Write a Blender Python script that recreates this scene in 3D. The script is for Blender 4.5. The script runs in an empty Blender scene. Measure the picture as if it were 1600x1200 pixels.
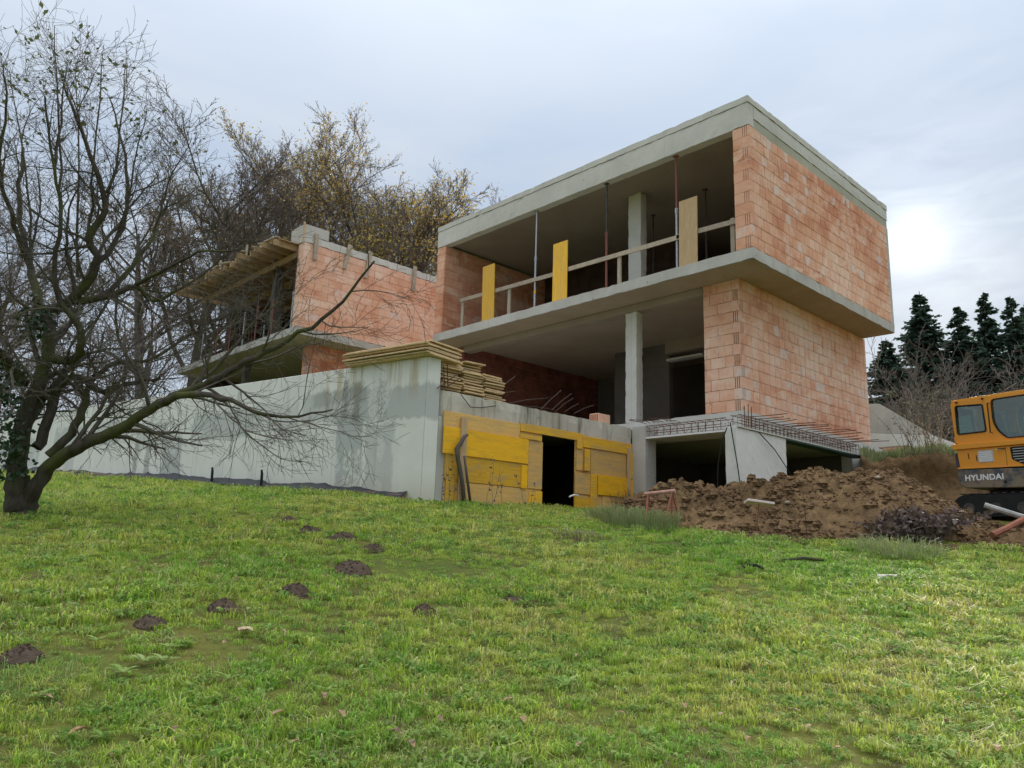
import bpy, math, random
import numpy as np
from mathutils import Vector, Matrix
R = math.radians
random.seed(7)
sc = bpy.context.scene
COL = sc.collection

# ---------------------------------------------------------------- camera
CP = Vector((-13.7541, -7.4968, -6.1217)); YAW, PIT, ROL, FPX = .8126, .2042, .0314, 1209.4
FW = Vector((math.cos(PIT)*math.cos(YAW), math.cos(PIT)*math.sin(YAW), math.sin(PIT)))
_r = Vector((math.sin(YAW), -math.cos(YAW), 0)); _u = _r.cross(FW)
RT = _r*math.cos(ROL)+_u*math.sin(ROL); UP = -_r*math.sin(ROL)+_u*math.cos(ROL)
cam = bpy.data.objects.new('camera', bpy.data.cameras.new('camera')); COL.objects.link(cam)
cam.matrix_world = Matrix(((RT.x, UP.x, -FW.x, CP.x), (RT.y, UP.y, -FW.y, CP.y), (RT.z, UP.z, -FW.z, CP.z), (0, 0, 0, 1)))
cam.data.sensor_width = 36; cam.data.lens = 36*FPX/1600; cam.data.clip_end = 3000; cam.data.clip_start = .05
sc.camera = cam

# ---------------------------------------------------------------- sky, sun, exposure
SUN = Vector((.8923, .2867, .3488)).normalized()
SKY_GAIN = 1.0
world = bpy.data.worlds.new('World'); sc.world = world; world.use_nodes = True
def build_sky():
    t = world.node_tree; t.nodes.clear(); L = t.links.new
    def N(k, **p):
        n = t.nodes.new(k)
        for a, b in p.items(): setattr(n, a, b)
        return n
    def M(op, a, b=None, c=None, clamp=False):
        n = N('ShaderNodeMath', operation=op, use_clamp=clamp)
        for i, v in enumerate((a, b, c)):
            if v is None: continue
            if isinstance(v, (int, float)): n.inputs[i].default_value = v
            else: L(v, n.inputs[i])
        return n.outputs[0]
    def MIX(f, a, b, blend='MIX'):
        n = N('ShaderNodeMix', data_type='RGBA', blend_type=blend, clamp_factor=True)
        for i, v in ((0, f), (6, a), (7, b)):
            if isinstance(v, (int, float)): n.inputs[i].default_value = v
            elif isinstance(v, tuple): n.inputs[i].default_value = (*v, 1)
            else: L(v, n.inputs[i])
        return n.outputs[2]
    tc = N('ShaderNodeTexCoord')
    nrm = N('ShaderNodeVectorMath', operation='NORMALIZE'); L(tc.outputs['Generated'], nrm.inputs[0])
    sep = N('ShaderNodeSeparateXYZ'); L(nrm.outputs[0], sep.inputs[0])
    z = M('MAXIMUM', sep.outputs['Z'], 0.0)
    dot = N('ShaderNodeVectorMath', operation='DOT_PRODUCT'); L(nrm.outputs[0], dot.inputs[0]); dot.inputs[1].default_value = SUN
    c = M('MAXIMUM', dot.outputs['Value'], 0.0)
    # cloud sheet: soft streaks flattened towards the horizon
    mp = N('ShaderNodeMapping'); L(nrm.outputs[0], mp.inputs[0]); mp.inputs['Scale'].default_value = (1.3, 1.3, 5.0)
    ns = N('ShaderNodeTexNoise'); L(mp.outputs[0], ns.inputs['Vector']); ns.inputs['Scale'].default_value = 1.6
    ns.inputs['Detail'].default_value = 5; ns.inputs['Roughness'].default_value = .5; ns.inputs['Distortion'].default_value = .4
    cl = N('ShaderNodeMapRange'); L(ns.outputs['Fac'], cl.inputs[0]); cl.inputs[1].default_value = .32; cl.inputs[2].default_value = .7
    base = MIX(cl.outputs[0], (.140, .176, .232), (.186, .212, .246))
    hor = M('POWER', M('SUBTRACT', 1.0, z), 7.0)
    base = MIX(M('MULTIPLY', hor, .6), base, (.235, .24, .24))
    base = MIX(M('POWER', z, 3.0), base, (.265, .265, .265))
    # an overcast dome is brighter overhead than low down
    gain = M('MULTIPLY_ADD', M('POWER', z, 4.0), 3.0, 1.0)
    sk = N('ShaderNodeTexSky', sky_type='NISHITA'); sk.sun_disc = False
    sk.sun_elevation = math.asin(SUN.z); sk.sun_rotation = math.atan2(SUN.x, SUN.y); sk.air_density = 1.2; sk.dust_density = 2.5
    skc = MIX(1.0, sk.outputs[0], (.0004, .0004, .0004), 'MULTIPLY')
    g1 = M('MULTIPLY', M('POWER', c, 2200.0), .13)
    g2 = M('MULTIPLY', M('POWER', c, 300.0), .06)
    g3 = M('MULTIPLY', M('POWER', c, 55.0), .035)
    ns2 = N('ShaderNodeTexNoise'); L(mp.outputs[0], ns2.inputs['Vector']); ns2.inputs['Scale'].default_value = 7.; ns2.inputs['Detail'].default_value = 6; ns2.inputs['Distortion'].default_value = .8
    veil = M('MULTIPLY_ADD', ns2.outputs['Fac'], 2.4, -.2)
    glow = M('ADD', g1, M('MULTIPLY', M('ADD', g2, g3), veil))
    glc = N('ShaderNodeCombineColor'); L(glow, glc.inputs[0]); L(M('MULTIPLY', glow, .98), glc.inputs[1]); L(M('MULTIPLY', glow, .90), glc.inputs[2])
    gv = N('ShaderNodeCombineColor'); [L(gain, gv.inputs[i]) for i in range(3)]
    col = MIX(1.0, base, gv.outputs[0], 'MULTIPLY')
    col = MIX(1.0, col, skc, 'ADD'); col = MIX(1.0, col, glc.outputs[0], 'ADD')
    for n in t.nodes:
        if n.type == 'MIX': n.clamp_result = False
    bg = N('ShaderNodeBackground'); L(col, bg.inputs[0]); bg.inputs[1].default_value = SKY_GAIN
    L(bg.outputs[0], N('ShaderNodeOutputWorld').inputs[0])
build_sky()
sun = bpy.data.objects.new('sun', bpy.data.lights.new('sun', 'SUN')); COL.objects.link(sun)
sun.data.energy = 1.5; sun.data.angle = R(12); sun.data.color = (1, .95, .86)
sun.rotation_euler = SUN.to_track_quat('Z', 'Y').to_euler()
sun['kind'] = 'helper'; cam['kind'] = 'helper'
sc.view_settings.view_transform = 'Standard'; sc.view_settings.look = 'None'
sc.view_settings.exposure = 1.57; sc.view_settings.gamma = 1; sc.view_settings.use_curve_mapping = False
sc.render.engine = 'CYCLES'
sc.cycles.max_bounces = 8; sc.cycles.diffuse_bounces = 5; sc.cycles.transparent_max_bounces = 12
sc.cycles.use_denoising = True; sc.cycles.denoising_prefilter = 'ACCURATE'

# ---------------------------------------------------------------- helpers
def ray(x, y): return FW + RT*((x-800)/FPX) + UP*((600-y)/FPX)
def at(x, y, X=None, Y=None, Z=None, d=None):
    D = ray(x, y)
    t = (X-CP.x)/D.x if X is not None else (Y-CP.y)/D.y if Y is not None else (Z-CP.z)/D.z if Z is not None else d
    return CP + D*t
def dist(p): return (Vector(p)-CP).length
ORG = {}
def org(parent): return ORG.get(parent.name, Vector((0, 0, 0))) if parent else Vector((0, 0, 0))
def tag(o, label=None, cat=None, group=None, kind=None):
    for k, v in (('label', label), ('category', cat), ('group', group), ('kind', kind)):
        if v: o[k] = v
    return o
def thing(name, loc, label, cat, group=None):
    o = bpy.data.objects.new(name, None); COL.objects.link(o); o.location = loc; o.empty_display_size = .2
    ORG[o.name] = Vector(loc); return tag(o, label, cat, group)
def link(name, me, parent=None, loc=None):
    o = bpy.data.objects.new(name, me); COL.objects.link(o)
    if parent: o.parent = parent
    ORG[o.name] = org(parent)
    if loc is not None: o.location = Vector(loc)-org(parent)
    return o
class MB:
    def __init__(s): s.v = []; s.f = []; s.m = []; s.k = 0
    def add(s, vs, fs):
        b = len(s.v); s.v.extend(vs); s.f.extend([tuple(i+b for i in q) for q in fs]); s.m.extend([s.k]*len(fs)); return s
    def box(s, x0, x1, y0, y1, z0, z1):
        return s.add([(x0, y0, z0), (x1, y0, z0), (x1, y1, z0), (x0, y1, z0), (x0, y0, z1), (x1, y0, z1), (x1, y1, z1), (x0, y1, z1)],
                     [(0, 3, 2, 1), (4, 5, 6, 7), (0, 1, 5, 4), (1, 2, 6, 5), (2, 3, 7, 6), (3, 0, 4, 7)])
    def rbox(s, x0, x1, y0, y1, z0, z1, st=.14, j=.006):   # cast concrete: a box whose faces and arrises wander by a few millimetres
        n = [max(1, min(90, int((b-a)/st))) for a, b in ((x0, x1), (y0, y1), (z0, z1))]; lo, hi = (x0, y0, z0), (x1, y1, z1); idx = {}; fs = []
        def vid(i, k, m):
            q = (i, k, m)
            if q not in idx:
                p = [lo[c]+(hi[c]-lo[c])*q[c]/n[c] for c in range(3)]; e = sum(q[c] in (0, n[c]) for c in range(3)); rr = random.Random(hash((round(p[0], 3), round(p[1], 3), round(p[2], 3))))
                for c in range(3):
                    if q[c] in (0, n[c]): p[c] += (1 if q[c] == 0 else -1)*abs(rr.gauss(0, j*(1. if e > 1 else .25)))*(2.2 if e > 1 and rr.random() < .06 else 1)
                idx[q] = len(s.v); s.v.append(tuple(p))
            return idx[q]
        for c in range(3):
            a, b = (c+1) % 3, (c+2) % 3
            for side in (0, n[c]):
                for i in range(n[a]):
                    for k in range(n[b]):
                        def P(u, v): q = [0, 0, 0]; q[c] = side; q[a] = u; q[b] = v; return vid(*q)
                        f = (P(i, k), P(i+1, k), P(i+1, k+1), P(i, k+1)); s.f.append(f if side else f[::-1]); s.m.append(s.k)
        return s
    def obox(s, c, a, b, h):   # centre and three half-vectors
        c, a, b, h = Vector(c), Vector(a), Vector(b), Vector(h)
        vs = [c-a-b-h, c+a-b-h, c+a+b-h, c-a+b-h, c-a-b+h, c+a-b+h, c+a+b+h, c-a+b+h]
        return s.add([tuple(q) for q in vs], [(0, 3, 2, 1), (4, 5, 6, 7), (0, 1, 5, 4), (1, 2, 6, 5), (2, 3, 7, 6), (3, 0, 4, 7)])
    def bar(s, p, q, w, h, up=(0, 0, 1)):   # rectangular bar from p to q
        p, q = Vector(p), Vector(q); d = (q-p); a = d.normalized(); b = a.cross(Vector(up))
        if b.length < 1e-4: b = a.cross(Vector((1, 0, 0)))
        b.normalize(); c = b.cross(a); return s.obox((p+q)/2, d/2, b*w/2, c*h/2)
    def prism(s, pts, e):      # polygon (3-D points) extruded by vector e
        n = len(pts); e = Vector(e); vs = [tuple(p) for p in pts]+[tuple(Vector(p)+e) for p in pts]
        return s.add(vs, [tuple(range(n-1, -1, -1)), tuple(range(n, 2*n))]+[(i, (i+1) % n, n+(i+1) % n, n+i) for i in range(n)])
    def tube(s, pts, rad, n=6, cap=False):
        b = len(s.v); m = len(pts); k2 = 2*math.pi/n
        cs = [(math.cos(k2*i), math.sin(k2*i)) for i in range(n)]
        ref = None
        for i in range(m):
            p = pts[i]; a = pts[i-1] if i else p; c = pts[i+1] if i < m-1 else p
            dx, dy, dz = c[0]-a[0], c[1]-a[1], c[2]-a[2]; l = math.sqrt(dx*dx+dy*dy+dz*dz) or 1; dx /= l; dy /= l; dz /= l
            if ref is None: ref = (1, 0, 0) if abs(dx) < .6 else (0, 1, 0)
            k = ref[0]*dx+ref[1]*dy+ref[2]*dz
            ux, uy, uz = ref[0]-k*dx, ref[1]-k*dy, ref[2]-k*dz; l = math.sqrt(ux*ux+uy*uy+uz*uz) or 1; ux /= l; uy /= l; uz /= l; ref = (ux, uy, uz)
            wx, wy, wz = dy*uz-dz*uy, dz*ux-dx*uz, dx*uy-dy*ux; r = rad[i] if not isinstance(rad, float) else rad
            for co, si in cs: s.v.append((p[0]+r*(ux*co+wx*si), p[1]+r*(uy*co+wy*si), p[2]+r*(uz*co+wz*si)))
        for i in range(m-1):
            o = b+i*n
            for j in range(n):
                j2 = (j+1) % n; s.f.append((o+j, o+j2, o+n+j2, o+n+j)); s.m.append(s.k)
        if cap:
            s.f.append(tuple(b+j for j in range(n-1, -1, -1))); s.f.append(tuple(b+(m-1)*n+j for j in range(n))); s.m += [s.k]*2
        return s
    def grid(s, fn, nu, nv):
        b = len(s.v)
        for i in range(nu+1):
            for j in range(nv+1): s.v.append(tuple(fn(i/nu, j/nv)))
        for i in range(nu):
            for j in range(nv):
                a = b+i*(nv+1)+j; s.f.append((a, a+nv+1, a+nv+2, a+1)); s.m.append(s.k)
        return s
    def mesh(s, name, mat, smooth=False, off=(0, 0, 0)):
        me = bpy.data.meshes.new(name)
        ox, oy, oz = off; me.from_pydata([(x-ox, y-oy, z-oz) for x, y, z in s.v], [], s.f)
        for q in (mat if isinstance(mat, (list, tuple)) else [mat]): me.materials.append(q)
        if any(s.m): me.polygons.foreach_set('material_index', s.m)
        if smooth: me.polygons.foreach_set('use_smooth', [True]*len(me.polygons))
        return me
    def build(s, name, mat, parent=None, smooth=False, bevel=0, **kw):
        o = link(name, s.mesh(name, mat, smooth, org(parent)), parent)
        if bevel:
            b = o.modifiers.new('bevel', 'BEVEL'); b.width = bevel; b.segments = 2; b.limit_method = 'ANGLE'
        return tag(o, **kw)
def copy_tree(o, parent=None):
    c = o.copy(); COL.objects.link(c); c.parent = parent
    for ch in list(o.children):
        copy_tree(ch, c)
    return c
def hsh(i, j, k=0):
    h = (i*374761393+j*668265263+k*2147483647) & 0xffffffff; h = ((h ^ (h >> 13))*1274126177) & 0xffffffff
    return ((h ^ (h >> 16)) & 0xffff)/65535
def vnoise(x, y, k=0):
    i, j = math.floor(x), math.floor(y); u, v = x-i, y-j; u = u*u*(3-2*u); v = v*v*(3-2*v)
    a = hsh(i, j, k)*(1-u)+hsh(i+1, j, k)*u; b = hsh(i, j+1, k)*(1-u)+hsh(i+1, j+1, k)*u
    return a*(1-v)+b*v-.5
def fbm(x, y, o=4, k=0):
    s, a = 0, 1
    for q in range(o): s += a*vnoise(x, y, k+q); x *= 2.07; y *= 2.07; a *= .52
    return s

# ---------------------------------------------------------------- materials
class G:
    def __init__(s, name):
        s.m = bpy.data.materials.new(name); s.m.use_nodes = True; s.t = s.m.node_tree; s.t.nodes.clear()
        s.out = s.n('OutputMaterial')
    def n(s, k, ins=None, **p):
        n = s.t.nodes.new('ShaderNode'+k)
        for a, b in p.items(): setattr(n, a, b)
        for a, v in (ins or {}).items(): s.put(n.inputs[a], v)
        return n
    def put(s, sock, v):
        if isinstance(v, bpy.types.NodeSocket): s.t.links.new(v, sock)
        elif isinstance(v, tuple) and sock.type == 'RGBA': sock.default_value = (*v[:3], 1)
        else: sock.default_value = v
    def math(s, op, a, b=0., clamp=False): return s.n('Math', {0: a, 1: b}, operation=op, use_clamp=clamp).outputs[0]
    def mix(s, f, a, b, blend='MIX'):
        return s.n('Mix', {0: f, 6: a, 7: b}, data_type='RGBA', blend_type=blend).outputs[2]
    def pos(s): return s.n('NewGeometry').outputs['Position']
    def map(s, v, scale, loc=(0, 0, 0), rot=(0, 0, 0)): return s.n('Mapping', {'Vector': v, 'Scale': scale, 'Location': loc, 'Rotation': rot}).outputs[0]
    def noise(s, v, scale, detail=4, rough=.55, dist=0.): return s.n('TexNoise', {'Vector': v, 'Scale': scale, 'Detail': detail, 'Roughness': rough, 'Distortion': dist}).outputs['Fac']
    def rng(s, v, a, b, c=0., d=1.): return s.n('MapRange', {0: v, 1: a, 2: b, 3: c, 4: d}).outputs[0]
    def ramp(s, v, stops, const=False):
        n = s.n('ValToRGB', {0: v}); e = n.color_ramp.elements
        if const: n.color_ramp.interpolation = 'CONSTANT'
        while len(e) < len(stops): e.new(.5)
        for q, (p, c) in zip(e, stops): q.position = p; q.color = (*c, 1)
        return n.outputs[0]
    def rand(s):
        a = s.n('ObjectInfo').outputs['Random']; b = s.n('NewGeometry').outputs['Random Per Island']
        return s.math('FRACT', s.math('ADD', a, b))
    def end(s, col, rough=.85, bump=None, bs=.3, bd=.01, metal=0., spec=.3, trans=0., tcol=None):
        b = s.n('BsdfPrincipled', {'Base Color': col, 'Roughness': rough, 'Metallic': metal, 'Specular IOR Level': spec})
        if bump is not None: s.put(b.inputs['Normal'], s.n('Bump', {'Height': bump, 'Strength': bs, 'Distance': bd}).outputs[0])
        sh = b.outputs[0]
        if trans:
            tr = s.n('BsdfTranslucent', {'Color': tcol or col}); sh = s.n('MixShader', {0: trans, 1: sh, 2: tr.outputs[0]}).outputs[0]
        s.t.links.new(sh, s.out.inputs[0]); return s.m
def plain(name, c, rough=.7, var=.15, scale=8., metal=0., spec=.3, c2=None):
    g = G(name); p = g.pos(); f = g.noise(p, scale, 6, .6)
    c2 = c2 or tuple(q*(1-2*var) for q in c)
    col = g.mix(g.rng(f, .35, .7), c, c2)
    return g.end(col, rough, f, .25, .006, metal, spec)
def concrete(name, light=(.60, .575, .515), dark=(.44, .42, .37), streak=.5, stain=(.30, .27, .20), stain_amt=.35, blotch=.7, lo=.42):
    g = G(name); p = g.pos()
    big = g.noise(p, blotch, 6, .6, .6); mid = g.noise(p, 4., 6, .65); fine = g.noise(p, 60., 3, .7)
    col = g.mix(g.rng(big, .36, .66), light, dark)
    col = g.mix(g.math('MULTIPLY', g.rng(mid, .45, .75), .35), col, tuple(q*.72 for q in light))
    st = g.noise(g.map(p, (1.5, 1.5, .16)), 2.4, 7, .72, .6)
    sm = g.rng(g.noise(p, .9, 3, .5, .4), lo, lo+.18)
    col = g.mix(g.math('MULTIPLY', g.math('MULTIPLY', g.rng(st, .5, .68), sm), streak), col, stain)
    zf = g.math('FRACT', g.math('MULTIPLY', g.n('SeparateXYZ', {0: p}).outputs[2], 4.35)); bl = g.math('LESS_THAN', zf, .03)
    col = g.mix(g.math('MULTIPLY', bl, g.math('MULTIPLY', g.rng(mid, .4, .6), .28)), col, tuple(q*.6 for q in dark))
    st2 = g.noise(p, .45, 3, .5)
    col = g.mix(g.math('MULTIPLY', g.rng(st2, .52, .7), stain_amt), col, tuple(q*1.15 for q in stain))
    pin = g.n('TexVoronoi', {'Vector': p, 'Scale': 3.4}).outputs['Distance']
    pin2 = g.n('TexVoronoi', {'Vector': p, 'Scale': 11.}).outputs['Distance']
    pm = g.math('MINIMUM', g.rng(pin, .05, .075), g.rng(pin2, .07, .12, .55, 1.))
    xy = g.n('SeparateXYZ', {0: p}); jf = g.math('FRACT', g.math('DIVIDE', g.math('ADD', g.math('ADD', xy.outputs[0], xy.outputs[1]), .37), 2.51)); jl = g.math('LESS_THAN', jf, .0045)
    col = g.mix(g.math('MULTIPLY', jl, .5), col, tuple(q*.55 for q in dark))
    tone = g.n('TexWhiteNoise', {'W': g.math('FLOOR', g.math('DIVIDE', g.math('ADD', g.math('ADD', xy.outputs[0], xy.outputs[1]), .37), 2.51))}, noise_dimensions='1D').outputs['Value']
    col = g.mix(g.math('MULTIPLY', tone, .22), col, tuple(q*.75 for q in light))
    col = g.mix(pm, tuple(q*.4 for q in dark), col)
    col = g.mix(g.math('MULTIPLY', fine, .25), col, tuple(q*.6 for q in light))
    h = g.math('ADD', g.math('MULTIPLY', fine, .4), g.math('ADD', mid, g.math('MULTIPLY', pm, .5)))
    return g.end(col, .88, h, .28, .008, spec=.25)
def brick_mat(name, shift=0., pale=.5, white=.09):
    g = G(name); p = g.pos(); rd = g.rand()
    big = g.noise(g.map(p, (.8, .8, 1.5)), .5, 5, .6, .7); fine = g.noise(p, 45., 4, .7); mid = g.noise(p, 5., 5, .6)
    v = g.math('ADD', g.math('MULTIPLY', rd, .28), g.math('MULTIPLY', g.rng(big, .34, .66), .72))
    v = g.math('ADD', v, shift, True)
    col = g.ramp(v, [(0, (.53, .205, .115)), (.25, (.65, .30, .18)), (.5, (.76, .41, .265)), (.78, (.82, .515, .365)), (1, (.85, .61, .47))])
    # some bricks carry pale lime bloom or smears of mortar
    h2 = g.n('TexWhiteNoise', {'W': rd}, noise_dimensions='1D').outputs['Value']
    sm = g.math('MULTIPLY', g.math('GREATER_THAN', h2, 1-white), g.rng(mid, .42, .55))
    col = g.mix(g.math('MULTIPLY', sm, .75), col, (.74, .66, .60))
    bl = g.math('MULTIPLY', g.rng(g.noise(g.map(p, (1, 1, 1.6)), 1.0, 8, .78, 1.4), .52, .62), .6)
    col = g.mix(bl, col, (.85, .66, .52))
    bl2 = g.math('MULTIPLY', g.rng(g.noise(g.map(p, (2.2, 2.2, .7), (5, 3, 2)), 1.6, 6, .7, 1.), .58, .66), .55)
    col = g.mix(bl2, col, (.42, .17, .10))
    col = g.mix(g.math('MULTIPLY', g.rng(mid, .5, .8), .3), col, (.40, .17, .11))
    # extrusion combing of the clay face
    comb = g.n('TexWave', {'Vector': p, 'Scale': 26., 'Distortion': .4}, wave_type='BANDS', bands_direction='DIAGONAL').outputs['Fac']
    h = g.math('ADD', fine, g.math('MULTIPLY', comb, .15))
    return g.end(col, .92, h, .3, .005, spec=.15)
def wood(name, c1, c2, grain=(1, 1, 14), rough=.75, wear=None, wear_amt=.5, scale=3.):
    g = G(name); tc = g.n('TexCoord').outputs['Object']; p = g.pos(); rd = g.n('ObjectInfo').outputs['Random']
    vv = g.n('VectorMath', {0: p, 1: g.n('CombineXYZ', {0: g.math('MULTIPLY', rd, 31.), 1: g.math('MULTIPLY', rd, 17.), 2: g.math('MULTIPLY', rd, 23.)}).outputs[0]}, operation='ADD').outputs[0]
    f = g.noise(g.map(vv, grain), scale, 6, .6, .8)
    col = g.mix(g.rng(f, .35, .7), c1, c2)
    if wear:
        w = g.noise(g.map(vv, tuple(math.sqrt(q) for q in grain)), 2.4, 6, .65, .5)
        col = g.mix(g.math('MULTIPLY', g.rng(w, .48, .62), wear_amt), col, wear)
        w2 = g.noise(vv, 14., 4, .7)
        col = g.mix(g.math('MULTIPLY', g.rng(w2, .62, .72), .6), col, tuple(q*.45 for q in wear))
    hv = g.n('HueSaturation', {'Hue': .5, 'Saturation': 1., 'Value': g.rng(rd, 0., 1., .82, 1.12), 'Color': col}).outputs[0]
    return g.end(hv, rough, f, .2, .004, spec=.3)
def foliage(name, cols, trans=.35, rough=.6, patch=.5, spec=.3):
    g = G(name); p = g.pos(); rd = g.rand()
    v = g.math('ADD', g.math('MULTIPLY', rd, .55), g.math('MULTIPLY', g.rng(g.noise(p, patch, 5, .6), .3, .7), .45))
    col = g.ramp(v, [(i/(len(cols)-1), c) for i, c in enumerate(cols)])
    return g.end(col, rough, spec=spec, trans=trans)
M = {}
M['conc'] = concrete('concrete_fair_face')
M['conc_light'] = concrete('concrete_light_new', (.68, .66, .59), (.56, .54, .475), .25, (.42, .38, .29), .2)
M['conc_new'] = concrete('concrete_white_new', (.80, .785, .71), (.69, .67, .60), .3, (.5, .46, .37), .15)
M['conc_soffit'] = concrete('concrete_soffit', (.36, .30, .225), (.27, .22, .165), .0, (.32, .26, .19), .5, .5)  # concrete darkened for ceilings and undersides, their shade put into the colour
M['conc_green'] = concrete('concrete_damp', (.50, .48, .38), (.40, .385, .29), .45, (.27, .25, .16), .6)
M['conc_dirty'] = concrete('concrete_rain_streaked', (.66, .61, .51), (.50, .45, .36), 1.0, (.075, .05, .03), .45, lo=.18)
M['soffit_warm'] = concrete('concrete_soffit_shade', (.46, .37, .27), (.36, .28, .20), .0, (.30, .23, .16), .4, .5)  # brown concrete copy, the slab underside's shade painted into its colour
M['conc_in'] = concrete('concrete_inside_shade', (.15, .135, .115), (.10, .09, .075), .3, (.13, .11, .09), .4)  # same concrete made much darker, painting in the gloom of the rooms
M['brick_in'] = plain('shaded_room_brick', (.30, .105, .07), .95, .3, 3.)  # brick red darkened so the room's shade sits in the colour
M['brick'] = brick_mat('clay_block')
M['brick_low'] = brick_mat('clay_block_lower', .14, white=.07)
M['brick_wing'] = brick_mat('clay_block_wing', .2, white=.02)
M['brick_red'] = brick_mat('clay_block_red', -.25, white=.06)
M['mortar'] = plain('mortar', (.48, .26, .17), .95, .2, 20.)
M['groove'] = plain('clay_core', (.40, .13, .07), .95, .2, 20.)
M['yellow'] = wood('yellow_shuttering', (.85, .50, .045), (.72, .37, .035), (9, 9, .8), .55, (.60, .40, .18), .35)
M['yellow_h'] = wood('yellow_shuttering_board', (.86, .49, .03), (.70, .35, .03), (.7, .7, 12), .5, (.50, .33, .15), .55)
M['worn_h'] = wood('worn_shuttering_board', (.78, .47, .13), (.62, .37, .13), (.6, .6, 14), .7, (.50, .35, .19), .6)
M['bright_h'] = wood('bright_yellow_shuttering', (.92, .50, .012), (.84, .41, .012), (.7, .7, 9), .5, (.5, .28, .04), .35)
M['timber'] = wood('sawn_timber', (.48, .40, .30), (.36, .29, .21), (5, 5, 5), .85, (.28, .24, .19), .4)
M['timber_new'] = wood('new_timber', (.62, .44, .25), (.52, .34, .17), (6, 6, 1), .8)
M['panel_edge'] = wood('shuttering_edge', (.78, .58, .34), (.60, .42, .22), (2, 2, 30), .8, (.33, .27, .15), .5)
M['beam'] = wood('formwork_beam', (.46, .31, .16), (.32, .21, .11), (1, 6, 6), .8, (.28, .2, .1), .5)
M['rebar'] = plain('rusty_rebar', (.20, .085, .045), .85, .3, 30.)
M['rebar_dark'] = plain('dark_rebar', (.10, .065, .05), .8, .3, 30.)
M['galv'] = plain('galvanised_steel', (.50, .52, .53), .45, .15, 14., .6)
M['redsteel'] = plain('red_painted_steel', (.25, .07, .05), .6, .3, 10., c2=(.18, .09, .07))
M['darksteel'] = plain('dark_steel', (.09, .08, .075), .6, .3, 10.)
M['rust'] = plain('rusty_trestle_steel', (.36, .13, .08), .85, .25, 14., c2=(.22, .10, .06))
M['pinksteel'] = plain('faded_pink_steel', (.55, .30, .24), .7, .2, 14.)
M['soil'] = None
def soil(name, a, b, c, scale=1., bs=.7):
    g = G(name); p = g.pos(); big = g.noise(p, .8*scale, 5, .6); mid = g.noise(p, 7.*scale, 8, .7); fine = g.noise(p, 40.*scale, 5, .75)
    col = g.mix(g.rng(big, .35, .65), a, b); col = g.mix(g.math('MULTIPLY', g.rng(mid, .42, .7), .8), col, c)
    col = g.mix(g.math('MULTIPLY', g.rng(fine, .6, .75), .5), col, tuple(min(1, q*1.7) for q in a))
    h = g.math('ADD', mid, g.math('MULTIPLY', fine, .5))
    return g.end(col, .97, h, bs, .05, spec=.08)
M['soil'] = soil('clay_soil', (.28, .18, .09), (.16, .10, .052), (.055, .035, .02))
M['clod'] = soil('clay_clods', (.30, .195, .105), (.17, .105, .058), (.08, .05, .03))
M['mole'] = soil('dark_garden_soil', (.15, .11, .08), (.11, .08, .058), (.07, .052, .038), 2.)
def lawn_mat():
    g = G('lawn_ground'); p = g.pos(); big = g.noise(p, .35, 5, .6); mid = g.noise(p, 3., 6, .65); fine = g.noise(p, 28., 5, .7)
    col = g.mix(g.rng(big, .35, .65), (.10, .14, .025), (.18, .165, .04)); col = g.mix(g.math('MULTIPLY', g.rng(mid, .45, .7), .6), col, (.10, .08, .04))
    col = g.mix(g.math('MULTIPLY', g.rng(fine, .5, .7), .6), col, (.04, .045, .012))
    return g.end(col, .95, g.math('ADD', mid, fine), .6, .03, spec=.1)
M['lawn'] = lawn_mat()
def grass_mat():
    g = G('grass_blades'); p = g.pos(); rd = g.n('ObjectInfo').outputs['Random']; isl = g.n('NewGeometry').outputs['Random Per Island']
    big = g.noise(p, .3, 5, .65, .5); mid = g.noise(p, 1.7, 6, .7)
    v = g.math('ADD', g.math('MULTIPLY', g.rng(big, .36, .64), .42), g.math('ADD', g.math('MULTIPLY', g.rng(mid, .34, .66), .38), g.math('MULTIPLY', rd, .2)))
    col = g.ramp(v, [(0, (.13, .33, .03)), (.28, (.27, .49, .045)), (.52, (.42, .55, .06)), (.75, (.56, .58, .11)), (1, (.64, .56, .24))])
    dead = g.rng(g.noise(g.map(p, (1, 1, 1), (7, 2, 0)), 2.3, 6, .7, .6), .56, .66)
    col = g.mix(g.math('MULTIPLY', dead, .5), col, (.38, .32, .15))
    dry = g.math('GREATER_THAN', isl, .86)
    col = g.mix(g.math('MULTIPLY', dry, .75), col, (.52, .45, .22))
    iv = g.n('TexWhiteNoise', {'W': g.math('ADD', isl, rd)}, noise_dimensions='1D').outputs['Value']
    col = g.n('HueSaturation', {'Hue': .5, 'Saturation': .95, 'Value': g.rng(iv, 0., 1., .55, 1.5), 'Color': col}).outputs[0]
    return g.end(col, .55, spec=.25, trans=.45)
M['grass'] = grass_mat()
M['herb'] = foliage('broad_weed_leaf', [(.10, .22, .05), (.18, .33, .07), (.34, .46, .13), (.50, .56, .26)], .4, .7, spec=.08)
M['bark'] = None
def bark(name, a, b, moss=None, amt=.5, scale=9.):
    g = G(name); p = g.pos(); f = g.noise(g.map(p, (1, 1, .35)), scale, 7, .7, .5); col = g.mix(g.rng(f, .35, .65), a, b)
    if moss: col = g.mix(g.math('MULTIPLY', g.rng(g.noise(p, 1.6, 5, .6), .47, .62), amt), col, moss)
    return g.end(col, .95, f, .7, .03, spec=.1)
M['bark'] = bark('apple_bark', (.055, .045, .035), (.105, .09, .072), (.10, .115, .03), .7)
M['twig'] = bark('apple_twigs', (.085, .072, .06), (.14, .12, .10), (.13, .135, .07), .4, 3.)
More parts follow.
